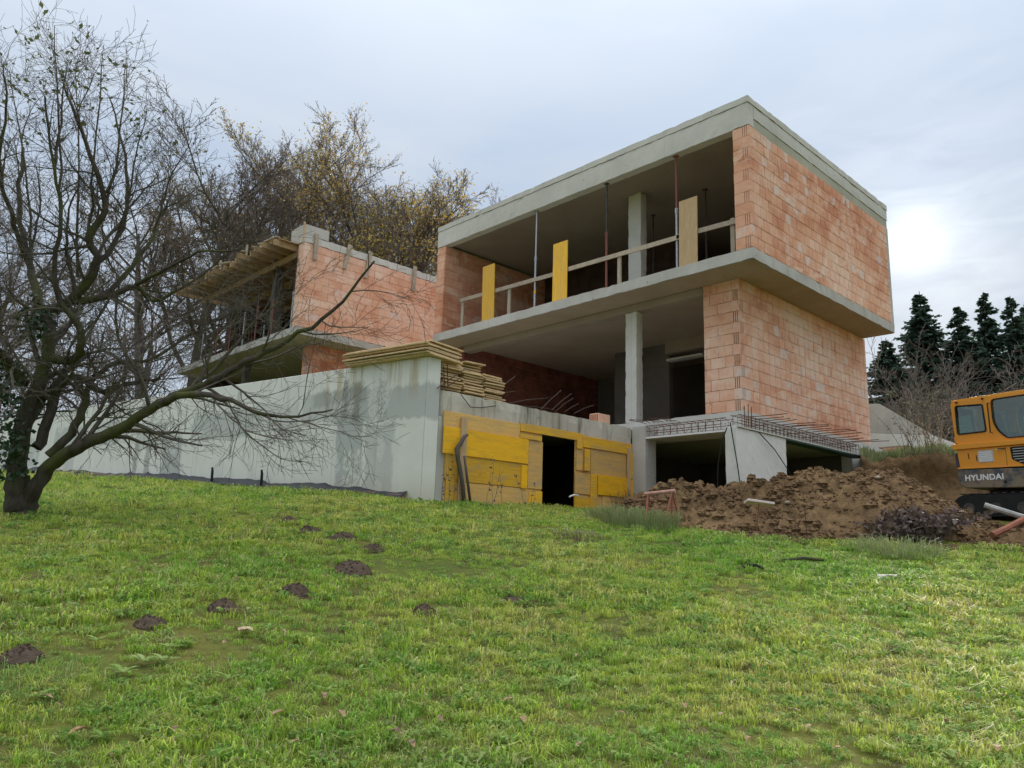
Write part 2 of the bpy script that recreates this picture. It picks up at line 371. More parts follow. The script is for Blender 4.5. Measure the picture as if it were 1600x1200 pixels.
M['bark_far'] = bark('woodland_bark', (.09, .078, .066), (.15, .13, .112), (.09, .09, .04), .4, 2.)
M['twig_far'] = bark('woodland_twigs', (.15, .122, .105), (.24, .195, .17), None, 0, 2.)
M['leaf_apple'] = foliage('late_apple_leaf', [(.06, .09, .03), (.10, .12, .04), (.16, .14, .06)], .4)
M['leaf_oak'] = foliage('yellowing_leaf', [(.34, .31, .08), (.50, .38, .09), (.54, .37, .11), (.35, .26, .10)], .4, patch=.25)
M['leaf_brown'] = foliage('browning_leaf', [(.34, .22, .09), (.44, .30, .11), (.30, .21, .10)], .35, patch=.25)
M['leaf_gold'] = foliage('golden_leaf', [(.45, .27, .04), (.50, .33, .06), (.36, .2, .04)], .4)
M['needle'] = foliage('conifer_needles', [(.08, .13, .095), (.11, .17, .125), (.14, .20, .155)], .4, .7, .6)
M['ivy'] = foliage('ivy_leaf', [(.012, .035, .012), (.025, .06, .02), (.045, .085, .03)], .15, .4)
M['deadleaf'] = foliage('dead_weed_leaf', [(.075, .052, .05), (.14, .10, .088), (.24, .18, .135)], .2)
M['drystem'] = foliage('dry_stem', [(.26, .20, .12), (.34, .27, .17), (.2, .15, .1)], .15)
M['greyherb'] = foliage('grey_green_tuft', [(.17, .22, .09), (.28, .33, .14), (.42, .42, .22)], .3)
M['fallen'] = foliage('fallen_leaf', [(.22, .10, .05), (.34, .19, .09), (.42, .30, .16), (.14, .08, .05), (.48, .40, .26)], .2)
M['orange'] = plain('orange_machine_paint', (.68, .27, .018), .42, .05, 6., spec=.5)
M['charcoal'] = plain('charcoal_machine_paint', (.05, .056, .062), .5, .12, 8., spec=.4)
M['black'] = plain('black_rubber', (.02, .02, .02), .8, .2, 10.)
M['white'] = plain('white_paint', (.78, .77, .75), .6, .06, 10.)
M['decal'] = plain('grey_decal', (.52, .53, .54), .6, .1, 20.)
M['pinkwhite'] = plain('weathered_white_tile', (.85, .72, .70), .7, .1, 10.)
M['membrane'] = plain('black_membrane', (.035, .036, .042), .5, .3, 6., spec=.4)
M['strip'] = plain('clay_base_strip', (.52, .29, .20), .9, .2, 4.)
M['pipe_grey'] = plain('grey_pipe', (.45, .44, .40), .6, .2, 8.)
M['void'] = plain('room_shade_tone', (.085, .05, .038), .95, .3, 2.)  # near-black brown, interior shade painted onto inner walls and the garage floor
M['stone'] = plain('field_stone', (.36, .28, .20), .95, .2, 8.)
def glass_mat(name='cab_glass', tint=(.62, .76, .69)):
    g = G(name); a = g.n('BsdfTransparent', {'Color': tint}).outputs[0]; b = g.n('BsdfGlossy', {'Color': (.9, .95, .93), 'Roughness': .04}).outputs[0]
    f = g.n('Fresnel', {'IOR': 1.5}).outputs[0]; g.t.links.new(g.n('MixShader', {0: g.math('ADD', f, .06), 1: a, 2: b}).outputs[0], g.out.inputs[0]); return g.m
M['glass'] = glass_mat()
def muddy(name, c, mud, rough, amt):
    g = G(name); p = g.pos(); z = g.n('SeparateXYZ', {0: p}).outputs[2]; f = g.noise(p, 5., 7, .7, .4); w = g.noise(g.map(p, (2, 2, .5)), 6., 6, .7)
    m = g.math('MULTIPLY', g.rng(g.math('ADD', f, g.rng(z, -4.2, -4.8, -.06, .2)), .52, .66), amt)
    col = g.mix(m, c, mud); col = g.mix(g.math('MULTIPLY', g.rng(w, .55, .7), .22), col, tuple(q*.7+.06 for q in c))
    return g.end(col, rough, f, .1, .004, spec=.45)
M['orange'] = muddy('orange_machine_paint', (.72, .29, .02), (.36, .24, .13), .42, .35)
M['charcoal'] = muddy('charcoal_machine_paint', (.055, .062, .07), (.26, .19, .12), .5, .75)
# ================================================================ terrain
TP = np.array([(-13.75,-7.5,-7.72),(-5.73,2.94,-5.46),(-6.25,5.56,-5.29),(-7.06,9.62,-5.03),(-8.26,15.62,-4.7),(-9.3,20.6,-4.4),(-3.8,3.0,-5.44),(0.0,3.0,-5.5),(-3.18,-0.29,-5.85),(-2.61,-1.51,-5.92),(-0.54,-3.88,-5.95),(-4.16,-3.85,-6.38),(-11.34,4.23,-5.96),(-4.65,2.02,-5.59),(-9.2,-6.33,-7.09),(-12.84,-3.43,-7.12),(-11.17,-2.3,-6.82),(-11.12,-4.79,-7.11),(-9.68,-3.28,-6.8),(-7.86,-4.3,-6.8),(-9.16,0.41,-6.18),(-12.34,-0.3,-6.48),(4.5,-2.6,-5.3),(2.0,-3.0,-5.5),(-22.0,-12.0,-9.5),(-22.0,5.0,-7.6),(-5.0,-20.0,-8.0),(8.0,4.0,-4.6),(14.0,-4.0,-4.2)])
def _tps():
    P = TP; n = len(P); r2 = ((P[:, None, :2]-P[None, :, :2])**2).sum(2)
    A = np.zeros((n+3, n+3)); A[:n, :n] = .5*r2*np.log(r2+1e-9)+6*np.eye(n); A[:n, n] = 1; A[:n, n+1:] = P[:, :2]; A[n, :n] = 1; A[n+1:, :n] = P[:, :2].T
    return np.linalg.solve(A, np.r_[P[:, 2], 0, 0, 0])
TW = _tps()
def gz(x, y):
    x = np.asarray(x, float); y = np.asarray(y, float)
    a = -4+32*np.tanh((x+4)/32*1.0); b = 2+32*np.tanh((y-2)/32)
    r2 = (a[..., None]-TP[:, 0])**2+(b[..., None]-TP[:, 1])**2
    return (.5*r2*np.log(r2+1e-9))@TW[:-3]+TW[-3]+TW[-2]*a+TW[-1]*b
# the soft limit above bends the sheet a little; correct the fit for it once
TP2 = TP.copy()
TP[:, 0] = -4+32*np.tanh((TP2[:, 0]+4)/32); TP[:, 1] = 2+32*np.tanh((TP2[:, 1]-2)/32); TW = _tps()
def ground_z(x, y): return float(gz(x, y))
def gpx(px, py, dz=0.):
    D = ray(px, py); t = 1.
    while t < 60:
        p = CP+D*t
        if p.z < ground_z(p.x, p.y)+dz: return p
        t += .04
    return None
def build_terrain():
    def axis(c, n, fine, far):
        a = [0.]; st = fine
        while a[-1] < far:
            a.append(a[-1]+st)
            if a[-1] > n: st *= 1.28
        return np.array([c-q for q in reversed(a[1:])]+[c+q for q in a])
    xs = axis(-5, 13, .2, 900); ys = axis(2, 15, .2, 900)
    X, Y = np.meshgrid(xs, ys, indexing='ij'); Z = gz(X, Y)
    rng = np.random.default_rng(3); 
    near = (np.abs(X+5) < 20) & (np.abs(Y-2) < 22)
    Z = Z+np.where(near, rng.normal(0, .008, Z.shape), 0)
    nx, ny = Z.shape; V = np.stack([X, Y, Z], -1).reshape(-1, 3)
    i, j = np.meshgrid(np.arange(nx-1), np.arange(ny-1), indexing='ij'); a = (i*ny+j).ravel()
    F = np.stack([a, a+ny, a+ny+1, a+1], 1)
    me = bpy.data.meshes.new('lawn'); me.from_pydata(V.tolist(), [], F.tolist()); me.materials.append(M['lawn'])
    me.polygons.foreach_set('use_smooth', [True]*len(me.polygons))
    tag(link('lawn', me), 'sloping green lawn rising to the building site', kind='structure')
build_terrain()

ORD = 'first second third fourth fifth sixth seventh eighth ninth tenth eleventh twelfth thirteenth fourteenth fifteenth sixteenth seventeenth eighteenth nineteenth twentieth twenty-first twenty-second twenty-third twenty-fourth'.split()
# ================================================================ brickwork
BM = {}
def brick_mesh(l, t, h, mat, groove, var=0):
    key = (round(l, 3), round(t, 3), round(h, 3), mat.name, groove, var)
    if key in BM: return BM[key]
    b = MB(); l2, h2, c = l/2, h/2, .006
    if groove:      # x-: end face with vertical slots (open end of the block)
        ys = [0.]; pts = [(-l2, 0.)]
        y = .04
        for k in range(groove):
            pts += [(-l2, y), (-l2+.045, y), (-l2+.045, y+.018), (-l2, y+.018)]; y += .048
        pts += [(-l2, t), (l2, t), (l2, 0)]
        b.prism([(x, y, -h2) for x, y in pts], (0, 0, h))
        b.f[0] = tuple(reversed(b.f[0])); b.f[1] = tuple(reversed(b.f[1])); b.f[2:] = [tuple(reversed(q)) for q in b.f[2:]]
    else:
        vs = [(-l2+c, 0, -h2+c), (l2-c, 0, -h2+c), (l2-c, 0, h2-c), (-l2+c, 0, h2-c), (-l2, c, -h2), (l2, c, -h2), (l2, c, h2), (-l2, c, h2), (-l2, t, -h2), (l2, t, -h2), (l2, t, h2), (-l2, t, h2)]
        fs = [(0, 1, 2, 3), (0, 4, 5, 1), (1, 5, 6, 2), (2, 6, 7, 3), (3, 7, 4, 0), (4, 8, 9, 5), (5, 9, 10, 6), (6, 10, 11, 7), (7, 11, 8, 4), (8, 11, 10, 9)]
        rr = random.Random(var*77+int(l*1000)); k0 = rr.randrange(4) if var % 3 == 0 else -1
        for i in range(8):
            x, y, z = vs[i]; g_ = .003 if i >= 4 else .0035; x += rr.gauss(0, g_*.7); z += rr.gauss(0, g_*.7); y += abs(rr.gauss(0, .002))
            if i == k0: x *= 1-.03/l2; z *= 1-.022/h2
            vs[i] = (x, y, z)
        b.add(vs, fs)
    BM[key] = b.mesh('brick', mat); return BM[key]
class Masonry:
    """walls of one house; the 300 largest bricks in view become objects, the others one piece per wall"""
    def __init__(s, root): s.root = root; s.sp = []; s.w = {}
    def wall(s, name, p, d, nrm, L, n, ch, mat, t=.38, bl=.25, z0=None, start=None, vis=1., groove=0, skip=None, core=True):
        # p: lower outer corner, d: along, nrm: outward; start(course)->offset of the first brick
        p, d, nrm = Vector(p), Vector(d), Vector(nrm)
        b = MB(); H = n*ch
        if core:
            c0 = p-nrm*(t/2)+d*(L/2)+Vector((0, 0, H/2)); b.obox(c0, d*(L/2-.012), nrm*(t/2-.012), (0, 0, H/2))
        else: b.obox(p+d*L/2-nrm*t/2+Vector((0, 0, .01)), d*.05, nrm*.05, (0, 0, .004))
        part = b.build(name, M['mortar'], s.root); s.w[name] = (part, mat)
        for k in range(n):
            x = start(k) if start else 0.
            first = True; lead = bl if k % 2 == 0 else bl/2
            while x < L-.03:
                l = min(lead if first else bl, L-x)
                if L-(x+l) < .06: l = L-x
                c = x+l/2; z = (k+.5)*ch
                if not (skip and skip(c, z)):
                    g = groove if first and groove and (k % 2 == 0) else 0
                    j = random.uniform(-.0025, .004)
                    s.sp.append((name, p+d*c+Vector((0, 0, z))+nrm*j, d, nrm, l-.007, t, ch-.008, g, vis))
                x += l; first = False
        return part
    def finish(s, n=300):
        s.sp.sort(key=lambda q: dist(q[1])/q[8]/(1.0+.5*bool(q[7])))
        rest = {}
        for i, (w, c, d, nr, l, t, h, g, v) in enumerate(s.sp):
            part, mat = s.w[w]; z = Vector((0, 0, 1)); nn = -nr
            hand = d.cross(nn).z
            me = brick_mesh(l, t, h, mat, g, 0 if g else random.randrange(9))
            mx = Matrix(((d.x, nn.x, 0, c.x), (d.y, nn.y, 0, c.y), (0, 0, 1, c.z), (0, 0, 0, 1)))
            if i < n and v > .5:
                o = bpy.data.objects.new('brick', me); COL.objects.link(o); o.parent = part
                m2 = mx.copy(); m2.translation = c-org(part); o.matrix_local = m2
            else:
                b = rest.setdefault(w, MB()); vs = [tuple(mx @ q.co) for q in me.vertices]; fs = [tuple(q.vertices) for q in me.polygons]
                if hand < 0: fs = [tuple(reversed(q)) for q in fs]
                b.add(vs, fs)
        for w, b in rest.items():
            part, mat = s.w[w]
            tag(b.build('brick_courses', mat, part), kind='stuff')

# ================================================================ main house
W, D, ZR = 10.565, 7.4725, 3.4276
house = thing('unfinished_house', (3.7, 5.2, -5.4), 'large unfinished two-storey house of orange clay blocks with overhanging concrete slabs', 'house')
def part(name, mat, b, **k): return b.build(name, mat, house, **k)
mas = Masonry(house)
# upper floor slab and roof
part('floor_slab', M['conc'], MB().rbox(0, D, 0, W, -.25, 0))
part('roof_fascia', M['conc_light'], MB().rbox(0, .24, 0, W, 2.75, 3.27).rbox(.24, D, 0, .24, 2.97, 3.27).box(.24, D, W-.24, W, 2.75, 3.27).box(D-.24, D, .24, W-.24, 2.75, 3.27))
part('parapet_cap', M['conc_light'], MB().rbox(-.014, .26, -.014, W+.014, 3.274, ZR).rbox(.26, D+.014, -.014, .26, 3.274, ZR).box(.26, D+.014, W-.26, W+.014, 3.274, ZR).box(D-.25, D+.012, .26, W-.26, 3.274, ZR))
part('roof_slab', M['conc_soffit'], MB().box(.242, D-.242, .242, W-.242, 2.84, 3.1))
part('ring_beam', M['conc_green'], MB().box(.242, D-.01, .018, .38, 2.752, 2.968), bevel=.006)
part('fascia_joint', M['timber'], MB().box(.243, .32, .4, W-.4, 2.80, 2.838))
part('soffit', M['soffit_warm'], MB().box(.03, D-.03, .03, .835, -.258, -.252).box(.03, .865, .84, W-.03, -.258, -.252).box(1.26, 7.2, 1.24, W-.45, -.258, -.252))  # thin sheet added under the pale slab to carry its painted shade
# columns
part('column', M['conc_light'], MB().rbox(1.2, 1.45, 3.72, 4.12, 0.002, 2.838, .1, .006))
part('column', M['conc_light'], MB().rbox(.88, 1.13, 3.62, 3.96, -3.198, -.452, .1, .006))
part('corner_column', M['conc'], MB().box(D-.13, D+.012, .012, .5, .003, 2.748), bevel=.006)
# brick walls of the upper floor
UC = 2.745/11
mas.wall('upper_wall', (0.01, .006, .003), (1, 0, 0), (0, -1, 0), D-.15, 11, UC, M['brick'], groove=3)
mas.wall('upper_end_wall', (0.02, W-.38, .003), (1, 0, 0), (0, -1, 0), D-.3, 11, UC, M['brick_red'], vis=.75, bl=.375)
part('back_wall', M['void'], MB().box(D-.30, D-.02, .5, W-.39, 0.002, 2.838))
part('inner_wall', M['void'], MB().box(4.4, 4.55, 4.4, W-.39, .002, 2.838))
# lower storey
LC = 2.945/12
mas.wall('lower_wall', (.87, .84, -3.197), (1, 0, 0), (0, -1, 0), 6.68, 12, LC, M['brick_low'], groove=3, start=lambda k: 0. if k % 2 == 0 else .38)
mas.wall('lower_return_wall', (.87, .84, -3.197), (0, 1, 0), (-1, 0, 0), .9, 12, LC, M['brick_low'], bl=.36, groove=3, start=lambda k: .38 if k % 2 == 0 else 0.)
# the return wall shows its open end on the right face in odd courses
for q in range(len(mas.sp)):
    w = mas.sp[q]
    if w[0] == 'lower_return_wall':
        k = int((w[1].z+3.197)/LC)
        first = abs((w[1].y-.84)-(w[4]+.007)/2) < .02
        mas.sp[q] = w[:7]+((3 if (k % 2 == 1 and first) else 0),)+w[8:]
    if w[0] == 'lower_wall':
        first = (w[1].x-.87) < .3; k = int((w[1].z+3.197)/LC)
        mas.sp[q] = w[:7]+((3 if (k % 2 == 0 and (w[1].x-.87) < .2) else 0),)+w[8:]
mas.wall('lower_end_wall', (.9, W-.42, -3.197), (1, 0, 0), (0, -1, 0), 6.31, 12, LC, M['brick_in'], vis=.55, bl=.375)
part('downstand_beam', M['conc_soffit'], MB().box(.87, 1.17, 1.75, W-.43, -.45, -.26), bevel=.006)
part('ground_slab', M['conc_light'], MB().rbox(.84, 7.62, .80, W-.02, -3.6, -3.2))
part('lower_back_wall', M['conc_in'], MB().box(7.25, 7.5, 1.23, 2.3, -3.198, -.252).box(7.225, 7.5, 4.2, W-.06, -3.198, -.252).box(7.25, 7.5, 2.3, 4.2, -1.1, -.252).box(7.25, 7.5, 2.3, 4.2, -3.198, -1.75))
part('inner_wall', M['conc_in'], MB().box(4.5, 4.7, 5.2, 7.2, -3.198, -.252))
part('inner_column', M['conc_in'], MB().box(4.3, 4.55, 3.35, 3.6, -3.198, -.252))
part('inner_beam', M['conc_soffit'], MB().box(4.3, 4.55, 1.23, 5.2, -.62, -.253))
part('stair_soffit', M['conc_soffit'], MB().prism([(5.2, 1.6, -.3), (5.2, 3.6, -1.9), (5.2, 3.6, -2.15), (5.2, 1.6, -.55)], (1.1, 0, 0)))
part('inner_lintel', M['conc_light'], MB().box(4.35, 4.6, 4.0, 5.2, -.82, -.76))
# basement
part('basement_wall', M['conc_new'], MB().rbox(0, 2.08, .5, .75, -6, -3.684, .12, .008))
part('basement_pier', M['conc'], MB().box(0, .4, 2.72, 3.08, -6, -3.47), bevel=.01)
part('basement_corner', M['conc_new'], MB().box(6.2, 7.6, .82, 1.1, -6, -3.602), bevel=.01)
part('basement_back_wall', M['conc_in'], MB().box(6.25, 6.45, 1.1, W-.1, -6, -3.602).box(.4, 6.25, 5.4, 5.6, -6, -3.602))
# edge formwork shelf waiting for its concrete
part('formwork_shelf', M['white'], MB().box(0.02, .835, .76, 3.06, -3.76, -3.72))
part('formwork_shelf', M['conc_light'], MB().box(.06, 6.19, .47, .795, -3.68, -3.655))
g = G('green_shuttering'); M['greenply'] = g.end((.06, .13, .11), .5)
part('shelf_soffit', M['greenply'], MB().box(2.1, 6.18, .49, .79, -3.71, -3.683))
# starter bars sticking out of the slab edge
for k in range(17):
    x = 1.0+k*.33+random.uniform(-.05, .05); l = random.uniform(.55, .95); z = -3.30+random.uniform(-.03, .03)
    dx = random.uniform(-.06, .1)
    part('starter_bar', M['rebar'], MB().tube([(x, .85, z), (x+dx*.5, .85-l*.5, z+random.uniform(-.01, .015)), (x+dx, .82-l, z+random.uniform(-.03, .02))], .009, 5, True))
for k in range(7):
    x = 1.3+k*.7+random.uniform(-.1, .1); l = random.uniform(.35, .6)
    part('starter_bar', M['rebar'], MB().tube([(x, .85, -3.48), (x+.03, .85-l, -3.49)], .009, 5, True))
for (y, h) in ((.62, .42), (.70, .55), (.80, .5)):
    part('starter_bar', M['rebar'], MB().tube([(.72+y*.2, y, -3.7), (.72+y*.2, y, -3.35), (.76+y*.2, y+.02, -3.35+h*.5)], .010, 5, True))
for k in range(8):   # bent bars lying over the front edge
    y = 2.5+k*.12; part('starter_bar', M['rebar'], MB().tube([(.9, y, -3.26), (.45, y-.15, -3.30+random.uniform(-.04, .06)), (.02-random.random()*.3, y-.3-random.random()*.3, -3.36+random.uniform(-.06, .08))], .008, 5, True))
mas.finish(300)
# cables drooping from the shelf
for i, (pts, nm) in enumerate((([(1136, 668), (1128, 690), (1122, 725), (1121, 765)], 'black cable hanging in front of the dark basement opening'),
                 ([(1141, 660), (1146, 690), (1152, 725), (1157, 760)], 'black cable hanging down the end of the pale basement wall'),
                 ([(1186, 676), (1210, 702), (1232, 735), (1245, 760)], 'black cable slanting from the shelf across the basement wall corner'))):
    tag(MB().tube([tuple(at(x, y, **({'Y': .44} if i == 2 else {'X': -.06}))) for x, y in pts], .011, 6).build('hanging_cable', M['black'], smooth=True), nm, 'cable', 'cables hanging from the shelf')
def cage(name, p, d, side, L, w, h, label, diag):
    p, d, side = Vector(p), Vector(d), Vector(side); z = Vector((0, 0, 1)); t = thing(name, p, label, 'rebar cage', 'rebar cages on the formwork shelf')
    for a in (0, 1):
        for c in (0, .5, 1):
            q = p+side*w*a+z*h*c+d*random.uniform(-.08, .05); MB().tube([tuple(q), tuple(q+d*(L/2)+z*random.uniform(-.01, .01)), tuple(q+d*L)], .008, 5).build('bar', M['rebar'], t)
    sb = MB(); rect = [Vector((0, 0, 0)), side*w, side*w+z*h, z*h, Vector((0, 0, 0))]
    for a, c in zip(rect[:-1], rect[1:]): sb.tube([tuple(a), tuple(c)], .006, 4)
    me = sb.mesh('stirrup', M['rebar']); n = int(L/.17)
    for k in range(n):
        o = bpy.data.objects.new('stirrup', me); COL.objects.link(o); o.parent = t; o.location = d*(.05+k*(L-.1)/(n-1))
        o.rotation_euler.z = random.uniform(-.06, .06)
    if diag:
        for k in range(int(L/.4)):
            a = p+d*(.1+k*.4); c = a+d*.2+z*h; MB().tube([tuple(a), tuple(c), tuple(a+d*.4)], .005, 4).build('lacing', M['rebar'], t)
cage('rebar_cage', (.06, .82, -3.71), (0, 1, 0), (1, 0, 0), 2.22, .28, .24, 'short rusty rebar cage on the shelf above the dark basement opening', True)
cage('rebar_cage', (.25, .53, -3.645), (1, 0, 0), (0, 1, 0), 5.75, .2, .24, 'long rusty rebar cage along the foot of the orange block wall', False)

# ================================================================ guard rail, props, standing boards upstairs
t = thing('guard_rail', (.14, 5, 0.002), 'weathered timber guard rail along the open upper floor edge', 'railing')
for y in (9.38, 7.39, 3.56, .52):
    MB().box(.12, .17, y-.05, y+.05, .002, .80+.02*math.sin(y)).build('post', M['timber'], t, bevel=.004)
for (a, b) in (((9.46, .86), (5.4, .77)), ((5.6, .80), (1.7, .735)), ((1.9, .76), (.30, .70))):
    MB().bar((.10, a[0], a[1]), (.10, b[0], b[1]), .03, .11).build('rail', M['timber'], t, bevel=.003)
for (y0, y1, h, lab, lean) in ((8.42, 7.92, 1.63, 'yellow shuttering panel standing leftmost at the upper floor edge', .02), (5.67, 5.17, 1.57, 'yellow shuttering panel standing in the middle of the upper floor edge', .0), (1.80, 1.33, 1.55, 'tan shuttering panel standing rightmost at the upper floor edge near the brick wall', -.01)):
    b = MB().obox((.055, (y0+y1)/2, h/2+.002), (.0135, 0, 0), (0, (y0-y1)/2, 0), (0, lean, h/2)); tag(b.build('shuttering_panel', M['yellow'] if y0 > 2 else M['timber_new'], bevel=.004), lab, 'formwork panel', 'standing shuttering panels')
def prop_thing(x, y, z0, z1, m1, m2, label, group, first=None, r=.030, split=.52):
    t = thing('steel_prop', (x, y, z0), label, 'steel prop', group); h = z1-z0
    MB().box(x-.06, x+.06, y-.06, y+.06, z0, z0+.008).build('base_plate', m1, t)
    MB().tube([(x, y, z0+.008), (x, y, z0+h*split)], r, 10).build('outer_tube', m1, t, True)
    MB().tube([(x, y, z0+h*split), (x, y, z1-.008)], r*.8, 10).build('inner_tube', m2, t, True)
    MB().tube([(x, y, z0+h*split-.09), (x, y, z0+h*split+.03)], r*1.35, 10, True).tube([(x-.09, y-.05, z0+h*split-.03), (x+.09, y+.05, z0+h*split-.03)], .008, 6).build('collar', m1, t)
    MB().box(x-.06, x+.06, y-.06, y+.06, z1-.008, z1).build('head_plate', m2, t)
    return t
GP = 'props under the roof slab of the main house'
prop_thing(.14, 6.40, .002, 2.748, M['galv'], M['galv'], 'galvanised steel prop with a yellow band between two yellow panels', GP)
MB().tube([(.14, 6.40, .42), (.14, 6.40, .50)], .032, 10).build('band', M['bright_h'], bpy.data.objects['steel_prop'])
prop_thing(.14, 3.96, .002, 2.748, M['redsteel'], M['darksteel'], 'dark red steel prop left of the upper concrete column', GP)
prop_thing(.14, 1.92, .002, 2.748, M['galv'], M['redsteel'], 'reddish steel prop beside the tan shuttering panel', GP)
prop_thing(2.6, 4.35, .002, 2.838, M['darksteel'], M['darksteel'], 'black steel prop deep inside, just right of the upper column', GP, r=.026)
prop_thing(2.2, 2.45, .002, 2.838, M['darksteel'], M['darksteel'], 'black steel prop deep inside, near the right brick wall', GP, r=.026)

# ================================================================ garage block: long wall, roof, boarded front
DL = Vector((-.1961, .9806, 0)); NL = Vector((-.9806, -.1961, 0)); WT = -2.94
def longwall_mat():
    g = G('rain_stained_wall'); p = g.pos(); sx = g.n('SeparateXYZ', {0: p}); z = sx.outputs[2]
    s = g.n('VectorMath', {0: p, 1: tuple(DL)}, operation='DOT_PRODUCT').outputs['Value']      # along the wall; corner = 4.17
    s = g.math('SUBTRACT', s, 4.17)
    n1 = g.noise(p, .55, 4, .55, .3); n2 = g.noise(p, 2.6, 6, .6); fine = g.noise(p, 55., 3, .7); st = g.noise(g.map(p, (2.4, 2.4, .10)), 2.6, 5, .65)
    light, grey, dark = (.79, .78, .715), (.46, .465, .44), (.28, .28, .255)
    col = g.mix(g.rng(n2, .3, .75), light, (.71, .70, .63))
    wob = g.math('SUBTRACT', g.noise(p, 1.5, 4, .6), .5); wob2 = g.math('SUBTRACT', g.noise(g.map(p, (1, 1, 1), (9, 4, 2)), 1.9, 5, .65), .5); fray = g.math('SUBTRACT', g.noise(g.map(p, (5, 5, .4)), 2., 4, .6), .5)
    s2 = g.math('ADD', s, g.math('MULTIPLY', wob, .38)); z2 = g.math('ADD', z, g.math('ADD', g.math('MULTIPLY', wob2, .28), g.math('MULTIPLY', fray, .20)))
    def patch(s0, s1, za, zb, soft=.06):
        d1 = g.math('SUBTRACT', g.math('ABSOLUTE', g.math('SUBTRACT', s2, (s0+s1)/2)), (s1-s0)/2); d2 = g.math('SUBTRACT', g.math('ABSOLUTE', g.math('SUBTRACT', z2, (za+zb)/2)), (za-zb)/2)
        return g.rng(g.math('MAXIMUM', d1, d2), soft/2, -soft/2)
    # damp and second-pour areas, each with its own ragged outline
    for (s0, s1, za, zb, c, k) in ((-.3, 1.6, -3.42, -4.0, grey, .8), (1.4, 3.2, -3.36, -3.95, grey, .65), (1.45, 2.9, -3.34, -3.62, dark, .45), (1.5, 2.15, -3.8, -5.6, grey, .9), (.7, 1.42, -4.05, -5.6, grey, .6),
                                  (3.3, 4.9, -3.5, -3.95, grey, .45), (4.8, 6.9, -3.5, -4.12, grey, .75), (7.2, 7.95, -3.9, -5.4, grey, .85), (7.9, 9.2, -3.6, -4.2, grey, .6), (8.43, 8.62, -4.0, -5.4, dark, .6), (9.0, 9.2, -4.0, -5.4, dark, .6), (9.6, 13.2, -3.42, -3.98, grey, .7), (12., 12.5, -3.9, -5.4, grey, .5), (14, 17, -3.6, -4.4, grey, .6)):
        col = g.mix(g.math('MULTIPLY', patch(s0, s1, za, zb), k), col, c)
    # dark run-off below the wall head
    for (s0, s1, za, zb, k) in ((1.95, 2.08, -3.2, -3.98, .75), (1.6, 1.83, -3.25, -4.02, .8), (.97, 1.15, -3.3, -3.9, .7), (2.5, 2.6, -3.3, -3.8, .5), (3.6, 3.7, -3.2, -3.7, .4), (5.2, 5.32, -3.1, -3.8, .5)):
        col = g.mix(g.math('MULTIPLY', patch(s0, s1, za, zb, .08), k), col, (.26, .255, .22))
    col = g.mix(g.math('MULTIPLY', patch(1.5, 1.95, -4.5, -5.6), g.rng(g.noise(p, 9., 5, .7), .45, .55)), col, (.70, .68, .61))
    dr = g.math('MULTIPLY', g.rng(g.noise(g.map(p, (2.2, 2.2, .10), (4, 0, 0)), 2.2, 4, .6), .52, .6), g.math('MULTIPLY', g.rng(z, -3.75, -3.3), g.rng(s, 3.6, 2.2)))
    col = g.mix(g.math('MULTIPLY', dr, .6), col, (.44, .34, .16))
    col = g.mix(g.math('MULTIPLY', g.rng(st, .58, .66), .22), col, (.34, .33, .28))
    # pale rough patches of scraped slurry
    pt = g.math('MULTIPLY', g.math('GREATER_THAN', g.noise(g.map(p, (1, 1, .8), (3, 7, 1)), 1.3, 2, .4), .64), g.rng(g.noise(p, 22., 4, .7), .42, .5))
    col = g.mix(g.math('MULTIPLY', pt, .7), col, (.72, .71, .66))
    # formwork joints
    fr = g.math('FRACT', g.math('DIVIDE', s, 1.12)); jn = g.math('LESS_THAN', fr, .010)
    col = g.mix(g.math('MULTIPLY', jn, .55), col, (.30, .30, .28))
    # ochre splash zone at the foot
    col = g.mix(g.math('MULTIPLY', g.rng(g.math('ADD', z, g.math('MULTIPLY', n1, .4)), -4.7, -5.15), .4), col, (.50, .44, .26))
    h = g.math('ADD', g.math('MULTIPLY', fine, .5), g.math('SUBTRACT', n2, g.math('MULTIPLY', jn, .6)))
    return g.end(col, .85, h, .22, .008, spec=.25)
M['longwall'] = longwall_mat()
A0 = Vector((-5.76, 3.1, 0)); A1 = A0+DL*20
garage = thing('retaining_wall', (-5.6, 3.1, -5.5), 'long stained grey concrete garden wall ending in a boarded garage front', 'concrete wall')
b = MB(); b.prism([(A0.x, A0.y, -6.4), (A1.x, A1.y, -6.4), (A1.x+.3, A1.y, -6.4), (A0.x+.3, A0.y, -6.4)], (0, 0, 6.4+WT)); b.f = [tuple(reversed(q)) for q in b.f]
b.build('long_wall', M['longwall'], garage, bevel=.012)
A2 = A0+DL*7.4
MB().prism([(-5.45, 3.12, -3.72), (1.1, 3.12, -3.72), (1.1, 10.3, -3.72), (A2.x+.31, 10.3, -3.72)], (0, 0, .20)).build('roof_slab', M['conc'], garage)
MB().rbox(-5.455, 0.0, 3.1, 3.36, -3.95, -3.48, .12, .01).build('lintel', M['conc_dirty'], garage)
MB().box(-5.455, -5.25, 3.105, 3.36, -6.3, -3.952).build('jamb', M['conc'], garage)
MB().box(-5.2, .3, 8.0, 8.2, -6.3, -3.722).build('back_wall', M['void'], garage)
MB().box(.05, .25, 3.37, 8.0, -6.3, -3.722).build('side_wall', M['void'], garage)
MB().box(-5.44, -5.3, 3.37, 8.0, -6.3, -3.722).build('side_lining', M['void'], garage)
MB().box(-5.3, .05, 3.4, 8.0, -5.62, -5.56).build('floor', M['void'], garage)
